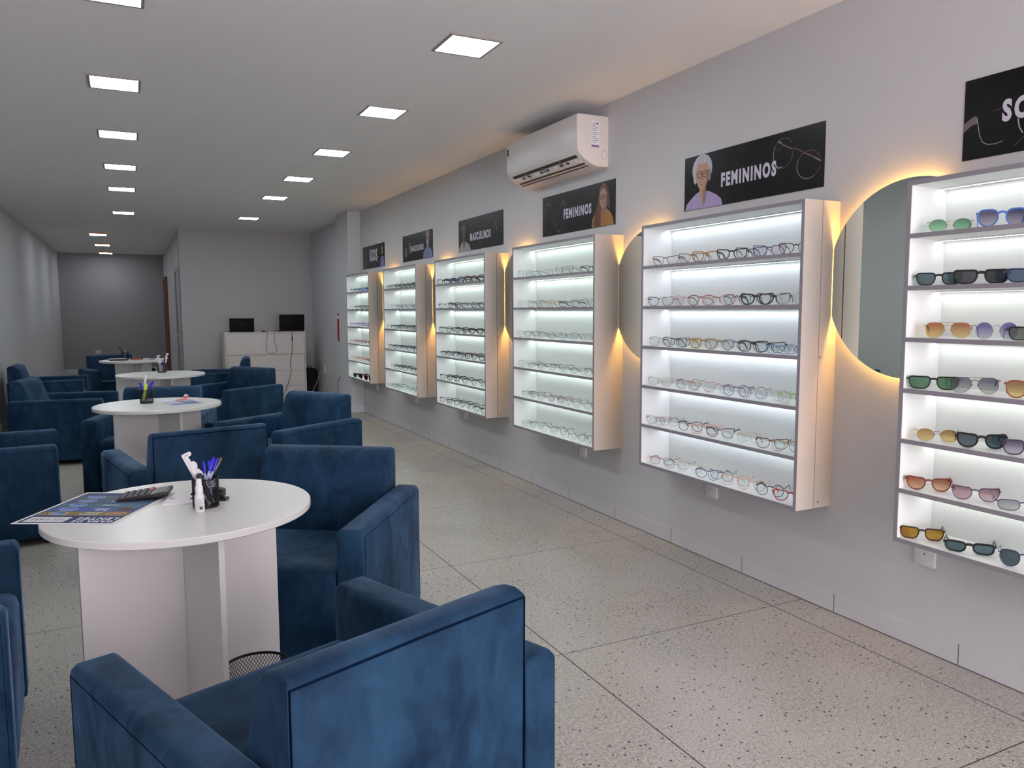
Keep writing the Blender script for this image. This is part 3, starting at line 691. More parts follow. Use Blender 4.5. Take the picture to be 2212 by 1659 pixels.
# bag, extinguisher, sockets
t = empty('backpack', (-.145, 13.35, 0)); tag(t, 'black backpack standing on the floor right of the counter', 'bag')
bm = B(); box(bm, -.125, .125, -.10, .10, 0, .42); bevel(bm, .055, 4); link('body', bm, BAG, t, True, 60)
bm = B(); box(bm, -.095, .095, -.135, -.10, .04, .26); bevel(bm, .016, 3); link('pocket', bm, BAG, t, True, 60)
bm = B(); tube(bm, smooth_path([(-.04, 0, .415), (-.03, 0, .45), (.03, 0, .45), (.04, 0, .415)], 5), .007); link('handle', bm, BAG, t, True)
t = empty('fire_extinguisher', (-.064, 11.37, .95)); tag(t, 'red fire extinguisher on the right wall, mostly hidden by the pillar', 'fire extinguisher')
bm = B(); lathe(bm, [(.050, 0), (.056, .015), (.056, .36), (.045, .41), (.022, .43)], 24); link('cylinder', bm, REDEX, t, True, 50)
bm = B(); lathe(bm, [(.018, .43), (.018, .47)], 12); box(bm, -.012, .012, -.06, .03, .47, .482); box(bm, -.012, .012, -.06, .03, .50, .512); link('valve', bm, BLACKP, t)
bm = B(); lathe(bm, [(.0565, .33), (.0565, .37)], 24, cap=False); link('label_band', bm, PRINTW, t)
bm = B(); box(bm, .05, .064, -.02, .02, .30, .34); link('wall_bracket', bm, METAL, t)
def outlet(name, loc, w, h, d, axis, label, group):
    t = empty(name, loc); tag(t, label, 'wall outlet', group)
    bm = B()
    if axis == 'x': box(bm, -d, 0, -w/2, w/2, -h/2, h/2)
    else: box(bm, -w/2, w/2, -d, 0, -h/2, h/2)
    bevel(bm, .003, 2); link('plate', bm, PLASW, t, True)
    bm = B()
    if axis == 'x':
        lathe(bm, [(.0035, 0), (.0035, .001)], 10, M=Matrix.Translation((-d-.0006, 0, -.01)) @ Matrix.Rotation(PI/2, 4, 'Y'))
        box(bm, -d-.001, -d, -.014, .014, .024, .030)
    else: box(bm, -.02, .02, -d-.001, -d, -.006, .006)
    link('socket_hole', bm, DARKG, t)
    return t
names = ['the sunglasses case', 'the older-woman FEMININOS case', 'the red-haired-woman FEMININOS case', 'the bearded-man MASCULINOS case', 'the blue-shirt MASCULINOS case', 'the KIDS case']
for y, nm in zip((1.99, 3.275, 4.635, 6.775, 8.21, 9.755), names):
    outlet('wall_outlet', (0, y, .415), .088, .118, .014, 'x', 'white wall outlet under ' + nm, 'outlets under the wall cases')
outlet('wall_outlet', (0, 12.80, .43), .075, .12, .02, 'x', 'white wall outlet with pale cable beside the backpack', None)
outlet('wall_outlet', (-3.56, YB, .47), .115, .08, .012, 'y', 'pale wall outlet low on the far back wall', None)
outlet('wall_outlet', (XP, 16.1, .50), .07, .11, .02, 'x', 'small pale plate on the corridor side wall past the grey door', None)
cable('power_cable', [(-.022, 12.795, .43), (-.08, 12.70, .415), (-.128, 12.62, .385), (-.163, 12.6, .29), (-.244, 12.6, .12), (-.33, 12.62, .006)], .004, CABLEW, 'pale cable drooping from the outlet beside the backpack')
cable('power_cable', [(-.006, 11.63, .43), (-.028, 11.60, .408), (-.075, 11.6, .344), (-.080, 11.6, .171), (-.082, 11.58, .006)], .004, BLACKP, 'black cable coming down the wall behind the pillar')

# ------------------------------------------------------------------ air conditioner
t = empty('air_conditioner', (0, 4.35, 2.325)); tag(t, 'white split air conditioner high on the right wall', 'air conditioner')
AL, AHt = 1.04, .322
prof = [(0, 0), (-.085, -.003), (-.128, .012), (-.170, .036), (-.222, .078), (-.232, .10), (-.236, .30), (-.228, .322), (-.02, .322), (0, .320)]
bm = B()
def prism_y(bm, prof, y0, y1, mi=0):
    a = [bm.verts.new((x, y0, z)) for x, z in prof]; b = [bm.verts.new((x, y1, z)) for x, z in prof]; n = len(prof)
    fs = [bm.faces.new(a), bm.faces.new(b[::-1])]
    for i in range(n): fs.append(bm.faces.new((a[i], b[i], b[(i+1) % n], a[(i+1) % n])))
    for f in fs: f.material_index = mi
    bmesh.ops.recalc_face_normals(bm, faces=fs); return fs
prism_y(bm, prof, 0, AL)
bevel(bm, .008, 3, lambda e: abs(e.verts[0].co.y-e.verts[1].co.y) < 1e-6 and (e.verts[0].co.x < -.01 or e.verts[1].co.x < -.01))
link('housing', bm, ACW, t, True, 30)
# outlet slot along the slanted lower edge
def slant(u, w): # u along the slope 0..1 from (-.128,.012) to (-.222,.078), w outward
    ax, az, bx, bz = -.128, .012, -.222, .078; dx, dz = bx-ax, bz-az; L = math.hypot(dx, dz); nx, nz = -dz/L*1, dx/L*1
    return ax+dx*u+nx*w, az+dz*u+nz*w
def slab(bm, u0, u1, w0, w1, y0, y1, mi=0):
    q = [slant(u0, w0), slant(u1, w0), slant(u1, w1), slant(u0, w1)]; prism_y(bm, q, y0, y1, mi)
bm = B(); slab(bm, .10, .90, 0, .0025, .055, AL-.055); link('outlet_slot', bm, ACDARK, t)
bm = B(); slab(bm, .34, .46, .002, .012, .06, AL-.06); link('louvre', bm, ACW, t)
for k in range(10):
    y = .10+k*.092; bm = B(); slab(bm, .46, .62, .002, .008, y, y+(.030 if k % 3 else .014)); link('vane', bm, PLASW if k % 3 == 0 else DARKG, t)
for k in range(3):
    y = .27+k*.25; bm = B(); slab(bm, .12, .88, .0022, .0075, y, y+.012); link('slot_rib', bm, KEYG, t)
bm = B(); prism_y(bm, [(-.118, .0055), (-.125, .0085), (-.128, .007), (-.121, .004)], .05, AL-.05); link('lower_gap', bm, ACDARK, t)
# energy sticker on the side facing the entrance
g = B(); box(g, -.128, -.070, -.0012, -.0002, .135, .285, 0); box(g, -.128, -.070, -.0016, -.0012, .120, .132, 1)
for k in range(11): box(g, -.122, -.122+(.045 if k % 3 else .03), -.0016, -.0012, .148+.012*k, .151+.012*k, 2)
box(g, -.088, -.078, -.0016, -.0012, .262, .275, 2)
link('sticker', g, [PAPER, simple('sticker_violet', (.16, .14, .36), .5), KEYG], t)
g = B(); box(g, -.2365, -.2358, AL-.045, AL-.02, .225, .275); link('corner_badge', g, DARKG, t)
g = B(); lathe(g, [(.0045, 0), (.0045, .0008)], 16, M=Matrix.Translation((-.2352, AL*.50, .112)) @ Matrix.Rotation(-PI/2, 4, 'Y')); link('emblem', g, FRAMEG, t)
g = B(); tube(g, [(-.030+.022*math.cos(a), -.0005, .075+.030*math.sin(a)) for a in [2*PI*k/20 for k in range(20)]], .001, 4, True); link('knockout_mark', g, FRAMEG, t)
# ------------------------------------------------------------------ wall cases
ZT, ZB, XF = 1.8685, .492, -.2177
CASES = [  # near y, far y, compartments, led, seam, label, short name
 (.80, 1.983, 7, LED_C, True, 'lit white sunglasses case at the right picture edge, seven shelves', 'under the SOLAR poster'),
 (2.476, 3.664, 6, LED_B, True, 'lit white eyeglasses case under the FEMININOS poster with the grey-haired woman', 'under the grey-haired-woman poster'),
 (4.162, 5.333, 6, LED_A, False, 'lit white case of thin rimmed glasses under the red-haired-woman FEMININOS poster', 'under the red-haired-woman poster'),
 (5.845, 7.015, 6, LED_A, True, 'lit white case of black glasses under the bearded-man MASCULINOS poster', 'under the bearded-man poster'),
 (7.566, 8.699, 6, LED_A, True, 'lit white eyeglasses case under the blue-shirt MASCULINOS poster', 'under the blue-shirt-man poster'),
 (9.323, 10.41, 6, LED_A, True, 'lit white eyeglasses case under the KIDS poster, farthest one', 'under the KIDS poster')]
def shelf_levels(n):
    p = (ZT-.010-(ZB+.010))/n
    return [ZT-.010-p*k for k in range(1, n)]
def display_case(c):
    y0, y1, n, led, seam, label, short = c
    t = empty('display_case', (0, y0, 0)); tag(t, label, 'display case', 'white wall cases for glasses')
    w = y1-y0; bt = .017; hb = bt/2
    bm = B(); g = .001
    if seam: box(bm, XF+.001, -.1095, 0, bt, ZB, ZT); box(bm, -.1045, 0, .0015, bt, ZB, ZT)
    else: box(bm, XF+.001, 0, 0, bt, ZB, ZT)
    box(bm, XF+.001, 0, w-bt, w, ZB, ZT)
    box(bm, XF+.001, 0, bt, w-bt, ZT-bt, ZT); box(bm, XF+.001, 0, bt, w-bt, ZB, ZB+bt)
    link('carcass', bm, CASEW, t)
    bm = B(); e0, e1 = XF, XF+.001
    box(bm, e0, e1, 0, bt, ZB, ZT); box(bm, e0, e1, w-bt, w, ZB, ZT); box(bm, e0, e1, bt, w-bt, ZT-bt, ZT); box(bm, e0, e1, bt, w-bt, ZB, ZB+bt)
    link('edge_band', bm, EDGEG, t)
    bm = B(); li = .0006
    box(bm, XF+.003, -.018, bt, bt+li, ZB+bt, ZT-bt); box(bm, XF+.003, -.018, w-bt-li, w-bt, ZB+bt, ZT-bt)
    box(bm, XF+.003, -.018, bt+li, w-bt-li, ZT-bt-li, ZT-bt); box(bm, XF+.003, -.018, bt+li, w-bt-li, ZB+bt, ZB+bt+li)
    link('lining', bm, SHELFW, t)
    bm = B(); box(bm, -.018, -.006, bt, w-bt, ZB+bt, ZT-bt); link('back_panel', bm, SHELFW, t)
    tops = [ZT-bt]
    for z in shelf_levels(n):
        bm = bbox(XF+.001, -.018, bt, w-bt, z-hb, z+hb, .0008, 1); so = link('shelf', bm, SHELFW, t)
        bm = B(); box(bm, XF, XF+.001, bt, w-bt, z-hb, z+hb); link('edge_band', bm, EDGEG, so); tops.append(z-hb)
    for z in tops:
        bm = B(); vs, fs = box(bm, -.056, -.046, bt+.002, w-bt-.002, z-.0065, z)
        for f in fs:
            f.material_index = 1 if f.calc_center_median().z < z-.006 else 0
        link('led_strip', bm, [WHITE, led], t)
    if seam:
        bm = B()
        for (x, z) in ((-.112 if False else -.096, 1.18), (-.080, .52)):
            lathe(bm, [(.0035, 0), (.0035, .0012)], 12, M=Matrix.Translation((x, .0006, z)) @ Matrix.Rotation(PI/2, 4, 'X'))
        link('screw_cap', bm, BLACKP, t)
    return t
for c in CASES: display_case(c)

# ------------------------------------------------------------------ backlit round mirrors between the cases
MR, MZ = .403, 1.503
for k, lab in zip(range(1, 6), ('round amber-backlit mirror beside the sunglasses case, the most visible one', 'round amber-backlit mirror beside the grey-haired-woman case, seen as a half moon', 'backlit mirror sliver between the bearded-man case and the red-haired-woman case', 'backlit mirror sliver between the two MASCULINOS cases', 'backlit mirror sliver between the KIDS case and the blue-shirt case')):
    yn = CASES[k][0]-.0022; yf = CASES[k-1][1]+.004; cy = (2.10, 3.81, 5.51, 7.225, 8.98)[k-1]; MZ = (1.512, 1.48, 1.49, 1.49, 1.49)[k-1]
    t = empty('backlit_mirror', (0, cy, MZ)); tag(t, lab, 'mirror', 'round backlit mirrors between the cases')
    def disc(r, lo, hi, n=120):
        out = []
        for i in range(n):
            a = 2*PI*i/n; y = min(max(r*math.cos(a), lo), hi); z = r*math.sin(a)
            if not out or (Vector((y, z))-Vector(out[-1])).length > 1e-4: out.append((y, z))
        return out
    lo, hi = yf-cy, yn-cy
    bm = B(); pts = disc(MR, lo, hi)
    a = [bm.verts.new((-.036, y, z)) for y, z in pts]; b = [bm.verts.new((-.032, y, z)) for y, z in pts]
    bm.faces.new(a); bm.faces.new(b[::-1])
    for i in range(len(pts)): j = (i+1) % len(pts); bm.faces.new((a[i], b[i], b[j], a[j]))
    bmesh.ops.recalc_face_normals(bm, faces=bm.faces[:]); link('mirror_glass', bm, MIRROR, t)
    bm = B(); pts = disc(.355, lo+.02, hi-.040)
    a = [bm.verts.new((-.032, y, z)) for y, z in pts]; b = [bm.verts.new((0, y, z)) for y, z in pts]
    for i in range(len(pts)): j = (i+1) % len(pts); bm.faces.new((a[i], b[i], b[j], a[j]))
    link('backing', bm, DARKG, t)
    bm = B(); pts = [(y, z) for y, z in disc(.380, lo+.012, hi-.012)]
    tube(bm, [(-.019, y, z) for y, z in pts], .004, 6, True, up=Vector((1, 0, 0))); link('led_ring', bm, HALO, t)

# ------------------------------------------------------------------ glasses
def outline(shape, n=32, hf=1.1):
    """half width, half height, squareness of upper and lower half, upward flick, narrowing below, outward droop"""
    a, b, et, eb, cat, nar, dr = {'rect': (.0275, .0180, 6, 3.4, .001, .20, 0), 'square': (.0265, .0205, 5, 3, 0, .16, 0), 'round': (.0240, .0225, 2.05, 2.05, 0, 0, 0), 'oval': (.0265, .0170, 2.2, 2.1, 0, 0, 0),
         'cat': (.0275, .0195, 4, 2.5, .0065, .22, 0), 'aviator': (.0285, .0215, 3, 2.2, .0005, .12, .006), 'wide': (.0315, .0190, 7, 3.4, .001, .20, .001), 'slim': (.0290, .0150, 4, 3, .001, .10, 0), 'hex': (.0265, .0215, 2.8, 2.3, .003, .18, 0),
         'pantos': (.0250, .0215, 3, 2.1, .001, .10, 0), 'flat': (.0295, .0155, 9, 3.5, 0, .16, 0)}[shape]
    b *= hf; pts = []
    for i in range(n):
        t = 2*PI*i/n; c, s = math.cos(t), math.sin(t); e = et if s > 0 else eb
        x = a*math.copysign(abs(c)**(2/e), c); z = b*math.copysign(abs(s)**(2/e), s); f = z/b
        if cat: 
            k = max(0, x/a)**2*max(0, f+.25); z += cat*k; x += cat*.6*k
        if z < 0: x *= 1-nar*(-f); x += dr*.5*(-f)
        pts.append((x, z))
    return pts, a, b
def curve_y(x): return -1.1*x*x
GM = {}
def build_proto(shape, fmat, lmat, tmat, r):
    """frame, one lens pair and temple pair as meshes; r is the rim half thickness"""
    key = (shape, fmat.name, lmat.name, tmat.name, r)
    if key in GM: return GM[key]
    pts, a, b = outline(shape, 28, 1.10 if lmat.name in ('clear_lens', 'violet_lens') else (1.20 if shape in ('round', 'oval', 'aviator', 'hex') else 1.08)); cx = a+.0085+r; bot = min(z for _, z in pts); zc = -bot+r+.0003
    def me(name, bm, mat, smooth=True):
        o = link(name, bm, mat, None, smooth, 50); m = o.data; bpy.data.objects.remove(o); return m
    bm = B()
    for s in (-1, 1):
        loop = [(s*(cx+x), curve_y(cx+x), zc+z) for x, z in pts]
        heavy = r > .0016
        tube(bm, loop, r, 6, True, flat=(r*1.0, r*(1.25 if heavy else 1)), up=Vector((0, 1, 0)))
        if r > .001:  # thicker brow
            brow = [p for p, (x, z) in zip(loop, pts) if z > b*.55]
            brow = sorted(brow, key=lambda p: p[0])
            if len(brow) > 2: tube(bm, brow, r, 6, False, flat=(r*1.25, r*1.55), up=Vector((0, 1, 0)))
        hx = s*(cx+a+.002); hz = zc+b*.62
        tube(bm, [(s*(cx+a-.002), curve_y(cx+a), hz), (hx+s*.002, curve_y(cx+a)-.001, hz), (hx+s*.0035, curve_y(cx+a)-.006, hz)], max(r, .0011), 6, False, flat=(max(r, .001), max(r*1.3, .0014)))
        if r < .0012:
            for q in (0, 1): tube(bm, [(s*.0075, -.001, zc+.004), (s*.009, -.007, zc+.001)], .0006, 5)
            bmesh.ops.create_icosphere(bm, subdivisions=1, radius=.0028, matrix=Matrix.Translation((s*.0092, -.008, zc+.000)))
    inner = cx-a
    br = [(-inner-.0015, curve_y(inner), zc+b*.50), (-inner*.5, .001, zc+b*.66), (0, .0015, zc+b*.70), (inner*.5, .001, zc+b*.66), (inner+.0015, curve_y(inner), zc+b*.50)]
    tube(bm, br, max(r, .0009), 6, flat=(max(r, .0009), max(r*1.55, .001)))
    if shape == 'aviator': tube(bm, [(-cx*.75, -.001, zc+b*.98), (0, .0015, zc+b*1.02), (cx*.75, -.001, zc+b*.98)], .0008, 6)
    F = me('frame', bm, fmat)
    Ls = []
    for s in (-1, 1):
        bm = B(); c = bm.verts.new((s*cx, curve_y(cx)-.0003, zc)); vs = [bm.verts.new((s*(cx+x), curve_y(cx+x), zc+z)) for x, z in pts]
        for i in range(len(vs)): bm.faces.new((c, vs[i], vs[(i+1) % len(vs)]))
        Ls.append(me('lens', bm, lmat))
    Ts = []
    for s in (-1, 1):
        hx = s*(cx+a+.0052); hz = zc+b*.62; y0 = curve_y(cx+a)-.005
        th, tw = (max(r*2.2, .0016), max(r*.75, .0008)) if r > .0012 else (.0013, .0007)
        bm = B(); tube(bm, [(hx, y0, hz), (hx-s*.002, -.060, hz-.001), (hx-s*.004, -.092, hz-.004)], .001, 6, flat=(tw, th))
        tube(bm, [(hx-s*.004, -.091, hz-.0038), (hx-s*.006, -.106, hz-.012), (hx-s*.009, -.132, .0048)], .001, 6, flat=(max(tw, .0012), max(th, .0022)), mi=1)
        o = link('temple', bm, [fmat if r > .0012 else fmat, tmat], None, True, 50); m = o.data; bpy.data.objects.remove(o); Ts.append(m)
    GM[key] = (F, Ls, Ts); return GM[key]
MC = {}
def fm(name):
    D = {'black': ('#17161a', .3, 0), 'dark brown': ('#3b2420', .3, 0), 'tortoise': ('#6b3a22', .3, 0), 'amber tortoise': ('#a5652a', .3, 0), 'red-brown': ('#7c3a30', .3, 0), 'olive brown': ('#5c4a34', .3, 0),
         'navy': ('#20294f', .3, 0), 'blue': ('#3f6fc0', .3, 0), 'violet': ('#4b3552', .3, 0), 'purple': ('#5d4368', .3, 0), 'burgundy': ('#5e2233', .3, 0), 'pink': ('#c98fa0', .3, 0), 'rose': ('#b98078', .3, 0),
         'peach': ('#d8a890', .3, 0), 'grey': ('#75767f', .3, 0), 'clear': ('#cfd0d2', .25, 0), 'silver': ('#a9aaac', .3, .9), 'gold': ('#b3945a', .3, .9), 'gunmetal': ('#56565c', .3, .9), 'green': ('#a9bf4a', .3, 0),
         'yellow tortoise': ('#b28a2a', .3, 0), 'red': ('#b5323c', .3, 0), 'lilac': ('#9a92c6', .3, 0), 'orange': ('#d68a4f', .3, 0), 'cream': ('#ddd2bb', .3, 0), 'blue clear': ('#6f98cf', .3, 0), 'brown': ('#8a5238', .3, 0), 'rose gold': ('#b97e6a', .3, .7)}
    if name not in MC:
        h, r, m = D[name]; MC[name] = simple('frame_'+name.replace(' ', '_'), h, r, m)
    return MC[name]
LN = {'none': glass_mat('clear_lens', (.93, .96, .96), None, .05), 'violet': glass_mat('violet_lens', (.84, .78, .90), None, .06),
      's_green': glass_mat('green_gradient_lens', (.08, .25, .13), (.40, .72, .45)), 's_purple': glass_mat('purple_gradient_lens', (.09, .08, .16), (.55, .50, .60)), 's_teal': glass_mat('teal_lens', (.08, .15, .18)),
      's_black': glass_mat('dark_lens', (.05, .055, .065)), 's_navy': glass_mat('navy_lens', (.06, .12, .24)), 's_orange': glass_mat('orange_gradient_lens', (.45, .15, .04), (.85, .62, .25)), 's_blue': glass_mat('blue_violet_lens', (.16, .15, .42), (.62, .60, .75)),
      's_greyg': glass_mat('grey_green_lens', (.14, .17, .14)), 's_dgreen': glass_mat('deep_green_lens', (.10, .25, .13)), 's_grey': glass_mat('grey_gradient_lens', (.20, .18, .26), (.55, .58, .55)), 's_amber': glass_mat('amber_gradient_lens', (.38, .20, .05), (.80, .62, .25)),
      's_brown': glass_mat('brown_gradient_lens', (.40, .13, .06), (.85, .52, .32)), 's_pink': glass_mat('pink_lens', (.38, .22, .28), (.62, .45, .50)), 's_yellow': glass_mat('yellow_lens', (.50, .27, .015)), 's_dark': glass_mat('slate_lens', (.06, .10, .13)), 's_red': glass_mat('wine_lens', (.10, .01, .03))}
ORD = ['first', 'second', 'third', 'fourth', 'fifth', 'sixth', 'seventh', 'eighth', 'ninth', 'tenth']
SHN = {6: ['top shelf', 'second shelf down', 'third shelf down', 'fourth shelf down', 'fifth shelf down', 'bottom shelf'], 7: ['top shelf', 'second shelf down', 'third shelf down', 'fourth shelf down', 'fifth shelf down', 'sixth shelf down', 'bottom shelf']}
SHAPEW = {'rect': 'rectangular', 'square': 'square', 'round': 'round', 'oval': 'oval', 'cat': 'cat-eye', 'aviator': 'aviator', 'wide': 'wide', 'slim': 'slim', 'hex': 'geometric', 'pantos': 'rounded', 'flat': 'flat-topped'}
YS = {"5":{"1":[3.523,3.296,3.176,2.994,2.86,2.733,2.577],"2":[3.554,3.454,3.334,3.21,3.085,2.944,2.806,2.699,2.587],"3":[3.551,3.415,3.313,3.189,3.065,2.957,2.823,2.72,2.64,2.578],"4":[3.552,3.438,3.308,3.196,3.078,2.934,2.822,2.712,2.566],"5":[3.559,3.492,3.285,3.166,3.049,2.93,2.842,2.685,2.591],"6":[3.526,3.392,3.288,3.124,3.042,2.93,2.81,2.687,2.555]},"6":{"1":[1.852,1.662],"2":[1.881,1.725,1.546],"3":[1.841,1.663,1.533],"4":[1.882,1.723,1.532],"5":[1.859,1.691,1.532],"6":[1.884,1.706,1.537],"7":[1.901,1.713,1.526]},"4":{"1":[5.242,5.087,4.929,4.779,4.653,4.564,4.457,4.298],"2":[5.234,5.075,4.899,4.753,4.591,4.424,4.306],"3":[5.256,5.112,4.896,4.746,4.583,4.447,4.264],"4":[5.221,5.066,4.908,4.735,4.572,4.446,4.262],"5":[5.175,5.056,4.897,4.746,4.632,4.542,4.407,4.26],"6":[5.165,5.046,4.876,4.725,4.571,4.463,4.35,4.267]},"3":{"1":[6.937,6.747,6.584,6.413,6.277,6.146,5.961],"2":[6.913,6.673,6.486,6.305,6.118,5.954],"3":[6.887,6.71,6.502,6.341,6.177,5.995],"4":[6.864,6.749,6.568,6.442,6.292,6.139,5.966],"5":[6.905,6.726,6.526,6.326,6.136,5.946],"6":[6.914,6.724,6.573,6.436,6.249,6.088,5.934]},"2":{"1":[8.573,8.42,8.272,8.128,7.988,7.853,7.721,7.593],"2":[8.604,8.427,8.257,8.092,7.933,7.779,7.63],"3":[8.589,8.437,8.29,8.148,8.009,7.875,7.744,7.617],"4":[8.555,8.388,8.226,8.069,7.918,7.771,7.629],"5":[8.503,8.348,8.198,8.052,7.911,7.774,7.641],"6":[8.617,8.44,8.269,8.104,7.944,7.789,7.64]},"1":{"1":[10.213,10.02,9.833,9.652,9.477,9.307],"2":[10.215,9.974,9.743,9.521,9.308],"3":[10.301,10.092,9.891,9.696,9.508,9.327],"4":[10.281,10.081,9.888,9.701,9.52,9.346],"5":[10.269,10.076,9.89,9.709,9.534,9.364],"6":[10.149,9.869,9.602,9.347]}}
def g(spec): # "colour|shape|thick|lens"
    a = spec.split('|'); return a[0], a[1], a[2], (a[3] if len(a) > 3 else 'none')
TK = {'t': .0007, 'm': .0014, 'k': .0022, 'x': .0030}
SPEC = {
 0: {1: ['silver|oval|t|s_green', 'blue|hex|k|s_purple'], 2: ['black|rect|k|s_teal', 'black|wide|x|s_black', 'navy|rect|k|s_navy'], 3: ['gold|aviator|t|s_orange', 'silver|round|t|s_blue', 'black|rect|k|s_greyg'],
     4: ['black|wide|k|s_dgreen', 'violet|aviator|t|s_grey', 'brown|hex|k|s_amber'], 5: ['rose gold|oval|t|s_amber', 'black|cat|x|s_dark', 'violet|square|k|s_purple'], 6: ['red-brown|cat|k|s_brown', 'violet|cat|m|s_pink', 'purple|slim|m|s_grey'], 7: ['dark brown|rect|k|s_yellow', 'black|slim|x|s_teal', 'navy|hex|m|s_dark']},
 1: {1: ['tortoise|cat|m', 'olive brown|cat|m', 'amber tortoise|square|k', 'black|cat|k', 'violet|cat|m', 'navy|cat|m|violet', 'burgundy|cat|m'],
     2: ['dark brown|cat|m', 'clear|cat|m', 'pink|pantos|m', 'red-brown|pantos|m', 'rose|cat|m', 'purple|pantos|m', 'black|cat|x', 'violet|cat|k', 'clear|round|m'],
     3: ['dark brown|pantos|t', 'dark brown|cat|m', 'black|square|m', 'yellow tortoise|square|k', 'grey|cat|m', 'grey|pantos|m', 'black|square|k', 'black|cat|m', 'blue clear|oval|m', 'navy|oval|t'],
     4: ['brown|cat|t', 'cream|square|m', 'grey|round|m', 'rose|cat|m', 'clear|cat|m', 'purple|round|m', 'grey|round|m', 'clear|cat|m', 'green|round|m'],
     5: ['burgundy|cat|t', 'rose|square|t', 'black|pantos|m', 'peach|square|k', 'black|cat|m', 'clear|cat|m', 'cream|round|m', 'burgundy|cat|m', 'gold|pantos|m'],
     6: ['rose|oval|m', 'black|rect|t', 'cream|cat|m', 'violet|rect|m', 'grey|round|m', 'peach|square|m', 'peach|pantos|m', 'black|round|m', 'red|cat|k']},
 2: {1: ['gunmetal|round|t', 'silver|oval|t', 'silver|rect|t', 'silver|rect|t', 'gunmetal|square|t', 'rose gold|aviator|t', 'silver|oval|t', 'black|flat|m'],
     2: ['silver|pantos|t', 'gunmetal|square|t', 'rose gold|round|t', 'gold|rect|t', 'black|flat|m', 'gunmetal|round|t', 'silver|aviator|t'],
     3: ['silver|pantos|t', 'gunmetal|square|t', 'gold|pantos|t', 'gunmetal|oval|t', 'silver|square|t', 'rose gold|round|t', 'silver|hex|t'],
     4: ['silver|pantos|t', 'gunmetal|oval|t', 'black|rect|t', 'gunmetal|pantos|t', 'silver|oval|t', 'rose gold|oval|t', 'gunmetal|round|t'],
     5: ['brown|rect|t', 'gold|pantos|t', 'gunmetal|oval|t', 'gold|round|t|violet', 'rose gold|round|t', 'silver|square|t', 'silver|oval|t', 'rose gold|pantos|t'],
     6: ['silver|oval|t', 'silver|round|t', 'silver|rect|t', 'gunmetal|round|t', 'silver|oval|t', 'gold|oval|t', 'gunmetal|pantos|t', 'silver|round|t']},
 3: {1: ['black|rect|k', 'black|rect|k', 'navy|rect|k', 'black|pantos|k', 'burgundy|round|k', 'dark brown|rect|k', 'black|square|k'], 2: ['gunmetal|rect|m', 'black|square|k', 'gunmetal|rect|m', 'grey|square|m', 'dark brown|rect|m', 'black|rect|m'],
     3: ['black|square|m', 'black|rect|m', 'black|square|k', 'dark brown|rect|m', 'black|rect|k', 'dark brown|square|k'], 4: ['black|rect|m', 'black|square|m', 'navy|square|m', 'black|rect|m', 'burgundy|round|k', 'black|square|m', 'black|rect|k'],
     5: ['black|rect|m', 'black|rect|k', 'black|square|m', 'black|square|m', 'gunmetal|round|m', 'gunmetal|square|t'], 6: ['black|square|m', 'black|square|m', 'black|round|m', 'dark brown|round|m', 'gunmetal|round|m', 'black|square|m', 'black|square|m']},
 4: {1: ['black|slim|m', 'gunmetal|rect|m', 'black|rect|m', 'black|rect|m'], 2: ['silver|round|t', 'silver|square|t', 'gunmetal|rect|t', 'silver|rect|t'], 3: ['black|rect|t', 'black|rect|m', 'gunmetal|rect|m', 'black|square|m'],
     4: ['black|rect|m', 'black|rect|m', 'navy|rect|m', 'navy|square|m'], 5: ['gold|pantos|t', 'black|rect|m', 'black|square|m', 'gunmetal|rect|m'], 6: ['gunmetal|rect|t', 'gunmetal|round|t', 'silver|rect|t', 'silver|round|t']},
 5: {1: ['navy|rect|m', 'black|rect|m', 'blue|rect|m', 'blue|square|m'], 2: ['silver|rect|t', 'black|rect|m', 'black|square|m', 'gunmetal|rect|t'], 3: ['lilac|rect|m', 'blue clear|rect|m', 'red|square|m', 'lilac|square|m'],
     4: ['pink|rect|m', 'red|rect|m', 'rose|square|m', 'grey|rect|m'], 5: ['clear|rect|m', 'orange|rect|m', 'orange|square|m', 'lilac|rect|m', 'red|rect|m', 'navy|rect|m'], 6: ['black|wide|x|s_black', 'burgundy|round|k|s_red', 'burgundy|round|k|s_red', 'black|round|k|s_red']}}
THW = {'t': 'thin', 'm': '', 'k': 'bold', 'x': 'chunky'}
LW = {'s_green': 'green lenses', 's_purple': 'purple lenses', 's_teal': 'teal lenses', 's_black': 'black lenses', 's_navy': 'blue lenses', 's_orange': 'orange lenses', 's_blue': 'violet lenses', 's_greyg': 'grey-green lenses', 's_dgreen': 'green lenses', 's_grey': 'grey lenses', 's_amber': 'amber lenses', 's_brown': 'brown lenses', 's_pink': 'pink lenses', 's_yellow': 'yellow lenses', 's_dark': 'slate lenses', 's_red': 'wine-red lenses'}
rg = random.Random(11); GS = 1.09
